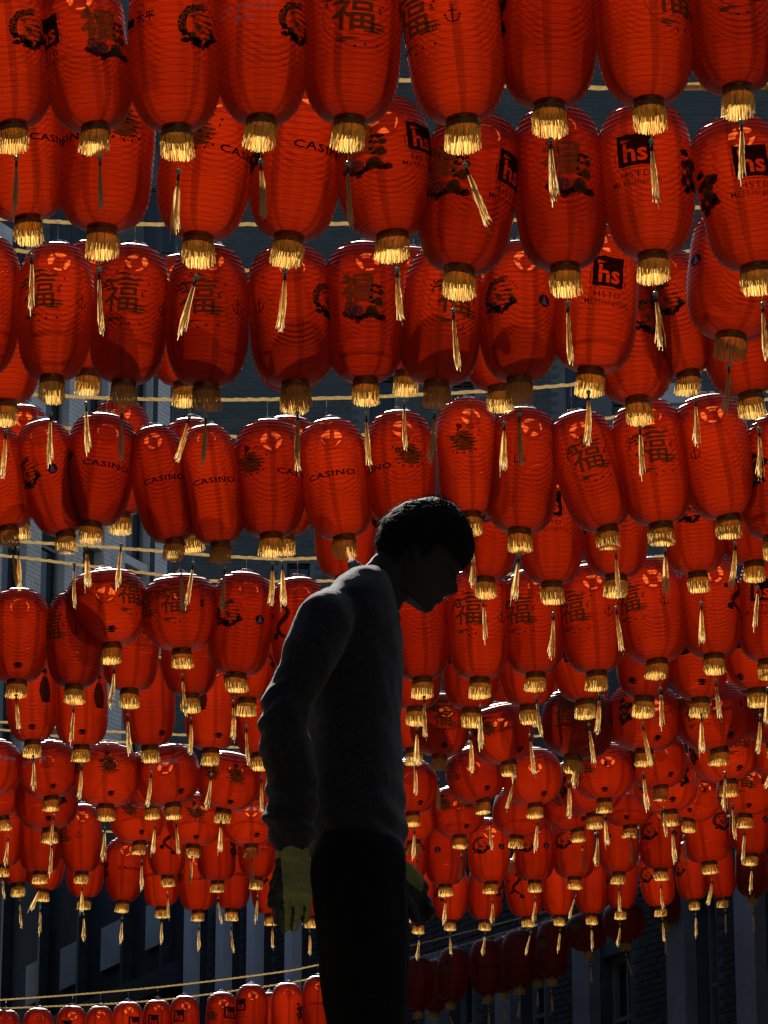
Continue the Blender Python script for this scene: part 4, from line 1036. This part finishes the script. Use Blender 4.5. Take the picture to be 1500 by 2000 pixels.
# sweatshirt
bm = bmesh.new()
loft(bm, [(1122, 682, 748, .080, 0), (1136, 662, 764, .118, 0), (1160, 640, 772, .150, 0), (1185, 620, 776, .172, 0), (1225, 604, 782, .178, 0), (1290, 594, 789, .172, 0), (1360, 590, 786, .166, 0), (1440, 592, 785, .165, 0), (1520, 596, 789, .17, 0), (1590, 600, 792, .175, 0), (1650, 602, 794, .176, 0), (1676, 606, 790, .172, 0), (1690, 612, 782, .162, 0)])
chain(bm, [(655, 1196, -.12, 56), (634, 1212, -.175, 60), (604, 1280, -.20, 55), (590, 1320, -.205, 47), (562, 1372, -.21, 50), (556, 1402, -.215, 51), (556, 1445, -.21, 53), (568, 1497, -.205, 55), (573, 1560, -.20, 53), (567, 1606, -.20, 53), (569, 1630, -.20, 44), (571, 1647, -.20, 35)])
chain(bm, [(680, 1200, .12, 56), (685, 1218, .175, 58), (702, 1330, .205, 50), (714, 1440, .205, 46), (728, 1560, .205, 44), (742, 1630, .20, 36)])
def folds(c):
    f = noise.noise(Vector((c.x * 9, c.y * 9, c.z * 5))) * .006 + noise.noise(Vector((c.x * 26 + 3, c.y * 22, c.z * 20 + c.x * 18))) * .0035
    E = pp(545, 1395, -.21); d = (c - E).length
    f += .0065 * math.sin((c.z * .85 - c.x * .5 + .01 * noise.noise(c * 20)) * 6.283 / .042) * math.exp(-(d / .075) ** 2)
    for cx_, cy_, dy_ in ((565, 1600, -.20),):
        d = (c - pp(cx_, cy_, dy_)).length
        f += .0045 * math.sin((c.z + .25 * c.x + .012 * noise.noise(c * 14)) * 6.283 / .034) * math.exp(-(d / .07) ** 2)
    W = pp(700, 1640); f += .005 * math.sin((c.z * .9 + c.x * .35 + .02 * noise.noise(c * 9)) * 6.283 / .060) * math.exp(-((c.z - W.z) / .09) ** 2)
    return f + noise.noise(c * 160) * .0006
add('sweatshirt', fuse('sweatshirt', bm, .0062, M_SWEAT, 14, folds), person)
bm = bmesh.new()
v, f = [], []
for i in range(33):                              # shirt collar standing at the neck
    th = 2 * math.pi * i / 32
    for q, (rr, up) in enumerate(((1.0, 0), (1.07, .018), (1.14, .004))):
        base = pp(731 + 46 * math.cos(th) * rr, 1160 + 48 * math.cos(th) * rr - up * 900)
        v.append((base.x, YP + .072 * math.sin(th) * rr, base.z))
    if i:
        b = i * 3; f += [(b - 3, b, b + 1, b - 2), (b - 2, b + 1, b + 2, b - 1)]
bm.free(); add('shirt_collar', pydata('shirt_collar', v, f, M_COLLAR, True), person)
# trousers and shoes
bm = bmesh.new()
loft(bm, [(1615, 612, 782, .155, 0), (1680, 606, 784, .165, 0), (1740, 606, 788, .17, 0)])
for sd_ in (0, 1):
    hip, kn, an = leg_pts(sd_); mid = hip.lerp(kn, .5)
    wchain(bm, [(hip, .110), (mid, .102), (kn, .086), (kn.lerp(an, .45), .078), (an + Vector((0, 0, .03)), .066)])
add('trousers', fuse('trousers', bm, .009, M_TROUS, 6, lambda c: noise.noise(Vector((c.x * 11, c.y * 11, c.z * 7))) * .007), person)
for sd_ in (0, 1):
    hip, kn, an = leg_pts(sd_); bm = bmesh.new()
    wchain(bm, [(an + Vector((-.02, 0, -.04)), .048), (an + Vector((.06, 0, -.055)), .046), (an + Vector((.15, 0, -.064)), .036)])
    add('shoe', fuse('shoe', bm, .008, M_SHOE, 4), person)
# gloves: knitted, with a dark grip dipped over palm and fingers
def glove(fn, cuff, yk, side):
    bm = bmesh.new(); fn(bm, .0045); chain(bm, cuff)
    me = fuse('glove', bm, .0030, [M_GLOVE, M_COAT], 2, lambda c: noise.noise(c * 60) * .0014 + noise.noise(Vector((c.x * 30, c.y * 30, c.z * 75))) * .0028)
    for p in me.polygons:
        c = p.center; d = c - Vector((0, 0, CAMZ)); fw = d.y * math.cos(PITCH) + d.z * math.sin(PITCH)
        px, py = 750 + FPX * d.x / fw, 1000 - FPX * (d.z * math.cos(PITCH) - d.y * math.sin(PITCH)) / fw
        w_ = noise.noise(c * 45) * 4
        p.material_index = 1 if side(px + w_, py + w_, p.normal) else 0
    return add('glove', me, person)
glove(hand, [(569, 1640, -.20, 29), (570, 1668, -.20, 29)], 0, lambda x, y, n: (y > 1675 and x < 550 + (y - 1675) * .05) or n.y > .35 or (y > 1770 and n.x < -.2))
glove(hand2, [(764, 1686, .20, 27), (778, 1708, .20, 26)], 0, lambda x, y, n: n.y < .2 and (x - 770) * .75 + 1702 < y or x > 825)
# the staging he walks on (below the picture)
st = add('work_platform', None, loc=(0, YP, 0)); tag(st, 'low staging of scaffold boards under the worker', 'platform')
for i in range(5):
    bm = bmesh.new(); box(bm, -2.0, 2.0, -.56 + i * .225, -.345 + i * .225, FOOT - .046, FOOT - .006); add('plank', mesh_of('plank', bm, M_PLANK), st)
for x in (-1.8, 0, 1.8):
    bm = bmesh.new(); box(bm, x - .03, x + .03, -.56, .56, FOOT - .11, FOOT - .05); add('bearer', mesh_of('bearer', bm, M_STEEL), st)
    for y in (-.5, .5):
        add('leg', make_rod(.024, .024, 0.0, FOOT - .112, M_STEEL, 'leg', 12), st, loc=(x, y, 0))
